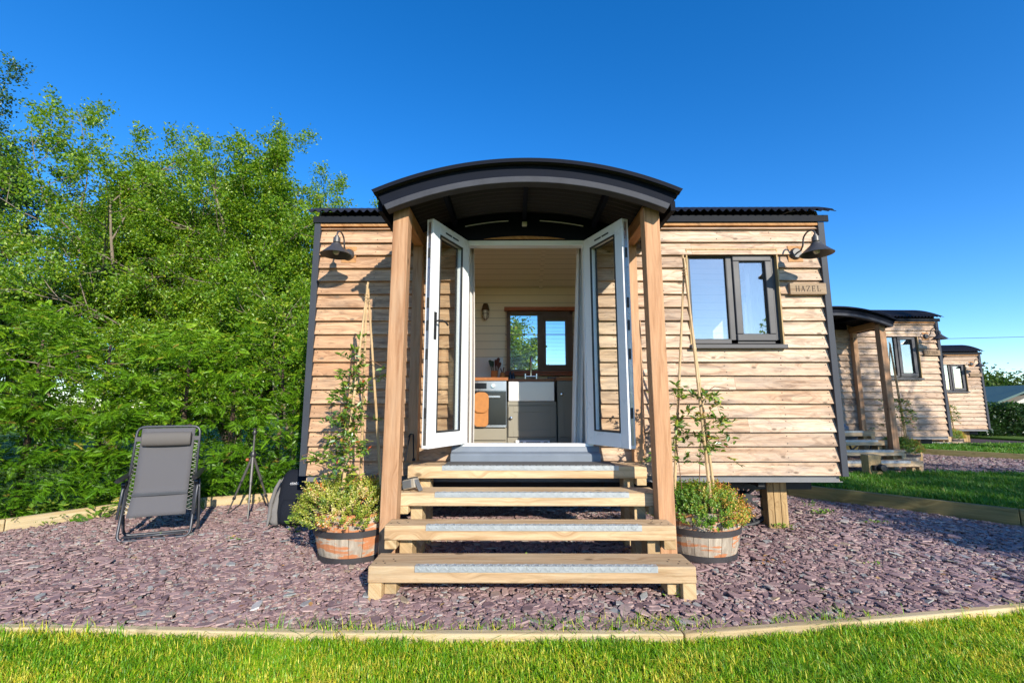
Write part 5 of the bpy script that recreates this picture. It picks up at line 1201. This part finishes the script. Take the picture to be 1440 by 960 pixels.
# ------------------------------------------------------------------ conifer hedge
def spray_template():
    v = []; f = []
    for i in range(12):
        t = i / 12; x = t * .85; z = -.22 * t * t
        for s in (-1, 1):
            l = .36 * (1 - .65 * t) * (1 if (i % 2) else .8); o = len(v)
            v += [(x, 0, z), (x + l * .5 - .018, s * l * .6, z - .02), (x + l * .95, s * l * .9, z - .07), (x + l * .5 + .034, s * l * .48, z - .0)]
            f += [(o, o + 1, o + 2, o + 3)]
    o = len(v); v += [(.7, -.03, -.15), (1., 0, -.26), (.7, .03, -.15), (.6, 0, -.1)]; f += [(o, o + 1, o + 2, o + 3)]
    return v, f
def hedge():
    path = np.array([(-7.6, 1.9), (-6.3, 3.4), (-5.35, 4.75), (-4.8, 5.55), (-3.85, 6.05), (-3.05, 6.6), (-2.0, 7.0), (.2, 7.35)])
    seg = np.linalg.norm(np.diff(path, axis=0), axis=1); cum = np.concatenate([[0], np.cumsum(seg)])
    g = np.random.default_rng(8); P = []; d = []; R_ = []; S = []
    root = empty('conifer_hedge', (-4., 6., 0), 'dense bright green conifer hedge behind the recliner', 'hedge')
    br = MB()
    def at(s):
        k = min(np.searchsorted(cum, s, 'right') - 1, len(seg) - 1); t = (s - cum[k]) / seg[k]; p = path[k] * (1 - t) + path[k + 1] * t; tg = (path[k + 1] - path[k]) / seg[k]
        return p, tg
    def put(p, outv, n, spread, lng, tone):
        for i in range(n):
            t = g.random() ** .8; q = p + outv * lng * t + g.normal(0, 1, 3) * np.array([spread, spread, spread * .35]) * (1.1 - .6 * t)
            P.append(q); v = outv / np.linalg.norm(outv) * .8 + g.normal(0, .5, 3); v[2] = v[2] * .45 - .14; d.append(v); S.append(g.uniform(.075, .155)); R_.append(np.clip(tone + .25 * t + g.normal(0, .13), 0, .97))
    nclump = 980
    for c in range(nclump):
        s = g.uniform(0, cum[-1]); p, tg = at(s); nrm = np.array([tg[1], -tg[0]]); h = g.uniform(.01, 1.0)
        top = 2.02 + .14 * math.sin(s * 2.3) + .10 * math.sin(s * 5.1 + 1); z = h * top
        dep = g.uniform(-.05, .22) + .10 * h; wob = .13 * math.sin(s * 3.1 + z * 2) + .09 * math.sin(s * 7. - z * 3)
        q = np.array([*(p - nrm * (dep + wob * .6)), z]); o = np.array([nrm[0] + g.normal(0, .3), nrm[1] + g.normal(0, .3), .12 + .5 * max(0, h - .75) * 3])
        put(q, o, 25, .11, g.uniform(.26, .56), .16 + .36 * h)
    for c in range(150):    # top
        s = g.uniform(0, cum[-1]); p, tg = at(s); nrm = np.array([tg[1], -tg[0]]); top = 2.02 + .14 * math.sin(s * 2.3) + .10 * math.sin(s * 5.1 + 1)
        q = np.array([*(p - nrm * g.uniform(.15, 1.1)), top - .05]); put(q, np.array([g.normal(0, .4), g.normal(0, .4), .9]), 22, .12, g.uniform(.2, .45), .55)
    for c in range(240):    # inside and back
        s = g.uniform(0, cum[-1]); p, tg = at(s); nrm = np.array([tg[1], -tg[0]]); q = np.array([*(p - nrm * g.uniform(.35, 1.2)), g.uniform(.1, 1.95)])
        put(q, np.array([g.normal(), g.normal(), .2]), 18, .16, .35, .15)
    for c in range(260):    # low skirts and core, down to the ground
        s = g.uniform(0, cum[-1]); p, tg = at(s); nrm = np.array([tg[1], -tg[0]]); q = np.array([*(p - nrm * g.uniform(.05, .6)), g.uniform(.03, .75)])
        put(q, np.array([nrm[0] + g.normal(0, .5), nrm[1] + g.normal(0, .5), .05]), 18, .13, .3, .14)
    s = .2
    while s < cum[-1]:
        p, tg = at(s); nrm = np.array([tg[1], -tg[0]]); b0 = Vector((*(p - nrm * .5), 0)); br.tube([b0, b0 + Vector((.05, 0, 1.)), b0 + Vector((0, .05, 2.))], [.04, .03, .012], 6, False)
        for k in range(9):
            z = .15 + k * .2; o = Vector((nrm[0] + random.uniform(-.7, .7), nrm[1] + random.uniform(-.7, .7), random.uniform(-.1, .3))).normalized(); q = b0 + Vector((0, 0, z)); br.tube([q, q + o * .3, q + o * .58 + Vector((0, 0, .03))], [.013, .009, .004], 4, False)
        s += .62
    P = np.array(P); d = np.array(d); S = np.array(S); V_, F_ = spray_template()
    V, F = scatter(P, d, g.normal(0, .5, len(P)), S, V_, F_)
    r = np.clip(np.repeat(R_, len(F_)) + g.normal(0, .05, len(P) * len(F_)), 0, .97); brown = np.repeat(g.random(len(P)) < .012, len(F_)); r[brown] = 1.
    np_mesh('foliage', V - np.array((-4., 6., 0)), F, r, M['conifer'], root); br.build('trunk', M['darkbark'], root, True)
hedge()
# weeds: low leafy ground cover at the hedge foot and single clumps on the slate
def weed_clump(c, rad, n, size, label, seed, group='weeds on the slate', hgt=.05, kind=None, name='weed'):
    g = np.random.default_rng(seed); a = g.uniform(0, 6.28, n); q = np.sqrt(g.random(n)) * rad
    P = np.stack([c[0] + q * np.cos(a), c[1] + q * np.sin(a) * .6, c[2] + g.uniform(.01, hgt, n)], 1); d = np.stack([np.cos(a), np.sin(a), g.uniform(.1, 1., n)], 1)
    V, F = scatter(P, d, g.uniform(-.6, .6, n), g.uniform(.6, 1.3, n) * size, LEAF_V, LEAFQ_F)
    o = np_mesh(name, V - np.array(c), F, np.clip(g.beta(2, 2, n), 0, 1), M['weed']); o.location = c; tag(o, label, 'weed', group, kind)
for i, (c, rad, n, sz, lab, hg) in enumerate([((-4.50, 5.10, 0), .10, 46, .06, 'largest leafy weed against the pale edging by the recliner', .13), ((-4.75, 4.82, 0), .07, 22, .035, 'small flat weed at the left of the hedge edging', .04), ((-4.18, 5.30, 0), .12, 34, .035, 'low trailing weed at the edging behind the recliner', .04),
        ((-3.33, 4.42, 0), .04, 14, .03, 'tiny weed inside the foot of the recliner', .03), ((-2.12, 4.55, 0), .04, 18, .05, 'upright weed in front of the backpack', .14), ((-2.55, 4.3, 0), .05, 12, .025, 'tiny sprig on the slate left of the barrel', .03),
        ((2.60, 4.75, 0), .06, 26, .03, 'weed at the foot of the timber support post', .05), ((2.72, 4.76, 0), .05, 18, .03, 'weed on the right side of the support post', .05), ((3.45, 5.35, 0), .13, 60, .035, 'spreading weed on shaded slate near the mossy edging', .05), ((3.55, 5.75, 0), .07, 30, .035, 'weed close under the mossy edging', .08), ((3.75, 4.95, 0), .11, 40, .03, 'flat weed patch in the shade band', .03),
        ((.05, 3.45, 0), .05, 10, .09, 'broad green leaf growing under the steps', .10), ((1.0, 3.1, 0), .05, 10, .03, 'weed beside the right foot of the steps', .04), ((2.75, 3.7, 0), .07, 20, .025, 'small weed in the sunny slate right of the barrel', .025), ((1.98, 3.2, 0), .04, 12, .025, 'tiny weed near the front edging', .03)]):
    weed_clump(c, rad, n, sz, lab, 60 + i, hgt=hg)
g = np.random.default_rng(77); pts = [(-6.2, 3.35), (-5.08, 4.75), (-4.62, 5.42), (-3.85, 5.78)]
P = []; 
for i in range(3):
    a, b_ = np.array(pts[i]), np.array(pts[i + 1])
    for k in range(420): t = g.random(); q = a + (b_ - a) * t + g.normal(0, .09, 2) + np.array([-.05, .12]); P.append((q[0], q[1], g.uniform(.06, .2)))
P = np.array(P); n = len(P); V, F = scatter(P, np.stack([g.normal(0, 1, n), g.normal(0, 1, n) - .4, g.uniform(.0, .9, n)], 1), g.uniform(-.5, .5, n), g.uniform(.04, .085, n), LEAF_V, LEAFQ_F)
tag(np_mesh('ground_cover', V, F, g.beta(2, 2, n), M['weed']), 'bright low ground cover along the foot of the hedge', 'ground cover', None, 'stuff')
# fallen leaves
g = np.random.default_rng(78); n = 70
P = np.stack([g.uniform(-3.5, 3.6, n), g.uniform(2.75, 4.9, n), np.full(n, .027)], 1); P[:10] = np.array([1.95, 3.75, .03]) + g.normal(0, .06, (10, 3)) * np.array([1, 1, .1])
V, F = scatter(P, np.stack([g.normal(0, 1, n), g.normal(0, 1, n), g.normal(0, .15, n)], 1), g.normal(0, .3, n), g.uniform(.025, .05, n), LEAF_V, LEAFQ_F)
tag(np_mesh('fallen_leaves', V, F, g.uniform(.9, 1, n), leaf_mat('dead leaves', [(0, (.4, .2, .06)), (.93, (.45, .22, .07)), (1, (.55, .36, .14))], .2)), 'dry orange leaves scattered on the slate', 'leaves', None, 'stuff')

# ------------------------------------------------------------------ right background
bo = empty('timber_bollard', (5.62, 7.35, 0), 'short timber bollard with a black light in front of the second hut', 'bollard')
MB().box(5.50, 5.70, 7.30, 7.46, 0, .46).build('post', M['support'], bo, bevel=.006)
b = MB(); b.lathe([(0, -.07), (.05, -.065), (.055, 0), (.03, .02), (0, .02)], (5.63, 7.235, .28), 16, mat=Matrix.Rotation(-PI / 2, 3, 'X')); b.box(5.54, 5.72, 7.24, 7.298, .23, .31); b.build('light_fitting', M['iron'], bo, SM, bevel=.004)
tag(MB().box(13.30, 13.62, 11.0, 11.2, -.1, 2.02).build('timber_post', M['post'], None, bevel=.01, off=(0, 0, 0)), 'square orange timber post cut by the right edge of the picture', 'post')
lh = empty('laurel_hedge', (20, 18, 0), 'clipped dark laurel hedge beyond the farthest hut', 'hedge')
g = np.random.default_rng(31); n = 26000
P = np.stack([g.uniform(15.5, 27, n), 18 + g.uniform(0, 1.2, n) ** 1.5, .02 + g.random(n) ** .8 * (1.26 + .0)], 1); P[:, 2] += .05 * np.sin(P[:, 0] * 3) * (P[:, 2] / 1.3); P[:, 1] += .08 * np.sin(P[:, 0] * 4 + P[:, 2] * 3)
V, F = scatter(P, np.stack([g.normal(0, .6, n), g.normal(-.6, .5, n), g.normal(.4, .5, n)], 1), g.uniform(-1, 1, n), g.uniform(.09, .16, n), LEAF_V, LEAFQ_F)
np_mesh('foliage', V - np.array((20, 18, 0)), F, np.clip(.6 * g.beta(2, 2, n) + .5 * np.clip((P[:, 2] - 1.05) * 3, 0, 1), 0, 1), M['laurel'], lh)
b = MB()
for x in np.arange(15.8, 27, .5): b.tube([(x, 18.6, 0), (x, 18.6, .9)], [.03, .012], 5)
b.build('trunk', M['darkbark'], lh)
bd = empty('barn', (34, 30, 0), 'low pale barn with a dark green roof behind the laurel hedge', 'barn')
MB().prism([(30.6, 0), (37.4, 0), (37.4, .9), (34.6, 2.05), (30.6, .35)], 30.6, 40).build('wall', M['render'], bd)
b = MB(); b.add([(30.2, 30.2, .9), (34.6, 30.2, 2.55), (34.6, 40.4, 2.55), (30.2, 40.4, .9)], [(0, 1, 2, 3)]); b.add([(34.6, 30.2, 2.55), (38.2, 30.2, .9), (38.2, 40.4, .9), (34.6, 40.4, 2.55)], [(0, 1, 2, 3)])
b.build('roof', M['copper'], bd, solid=.12)
g = np.random.default_rng(41); n = 15000; cl = g.uniform(0, 1, (60, 2)); ci = g.integers(0, 60, n)
P = np.stack([60 + cl[ci, 0] * 55 + g.normal(0, 2., n), 75 + cl[ci, 1] * 8 + g.normal(0, 1.5, n), np.abs(3.4 + 1.2 * np.sin(cl[ci, 0] * 19) + g.normal(0, 1.3, n))], 1)
V, F = scatter(P, g.normal(0, 1, (n, 3)), g.uniform(-1, 1, n), g.uniform(.5, 1., n), LEAF_V, LEAFQ_F)
tag(np_mesh('far_wood', V, F, g.beta(2, 2, n), M['wood_far']), 'far line of trees above the green barn roof', 'woodland', None, 'stuff')
b = MB(); b.tube([(8 + 40 * t, 25, 4.75 + .035 * 40 * t * .75 - 1.2 * t * (1 - t)) for t in np.linspace(0, 1, 24)], .014, 5)
tag(b.build('power_line', M['wire'], None, off=(0, 0, 0)), 'thin overhead cable crossing the sky right of the second hut', 'cable')

# ------------------------------------------------------------------ camera, light, sky
cam = bpy.data.cameras.new('camera'); cam.sensor_width = 36; cam.lens = 640 / 1440 * 36; cam.clip_end = 2000; cam.clip_start = .05
co = bpy.data.objects.new('camera', cam); COL.objects.link(co); co.location = (0, 0, 1.22); co.rotation_euler = (PI / 2 + .14, 0, .006); SC.camera = co
EL, AZ = R(24.5), R(26)     # sun height; angle right of straight behind the camera
sd = Vector((math.cos(EL) * math.sin(AZ), -math.cos(EL) * math.cos(AZ), math.sin(EL)))
sun = bpy.data.lights.new('sun', 'SUN'); sun.energy = 4.0; sun.angle = R(.5); sun.color = (1., .93, .80)
so = bpy.data.objects.new('sun', sun); COL.objects.link(so); so.rotation_euler = sd.to_track_quat('Z', 'Y').to_euler(); so.location = sd * 30
w = bpy.data.worlds.new('World'); SC.world = w; w.use_nodes = True; nt = w.node_tree; nt.nodes.clear()
sk_ = nt.nodes.new('ShaderNodeTexSky'); sk_.sky_type = 'NISHITA'; sk_.sun_disc = False; sk_.sun_elevation = EL; sk_.sun_rotation = math.atan2(sd.x, sd.y); sk_.altitude = 100; sk_.air_density = .86; sk_.dust_density = .1; sk_.ozone_density = 3.5
hs = nt.nodes.new('ShaderNodeHueSaturation'); hs.inputs['Saturation'].default_value = 1.31; hs.inputs['Hue'].default_value = .506
bg = nt.nodes.new('ShaderNodeBackground'); bg.inputs[1].default_value = .15; wo = nt.nodes.new('ShaderNodeOutputWorld')
nt.links.new(sk_.outputs[0], hs.inputs['Color']); nt.links.new(hs.outputs[0], bg.inputs[0]); nt.links.new(bg.outputs[0], wo.inputs[0])
SC.render.engine = 'CYCLES'
SC.cycles.use_denoising = True; SC.cycles.max_bounces = 10; SC.cycles.diffuse_bounces = 7; SC.cycles.glossy_bounces = 3; SC.cycles.transparent_max_bounces = 12; SC.cycles.transmission_bounces = 4
SC.cycles.sample_clamp_indirect = 6.; SC.cycles.caustics_reflective = False; SC.cycles.caustics_refractive = False
SC.view_settings.view_transform = 'Standard'; SC.view_settings.look = 'None'; SC.view_settings.exposure = .86; SC.view_settings.gamma = 1.
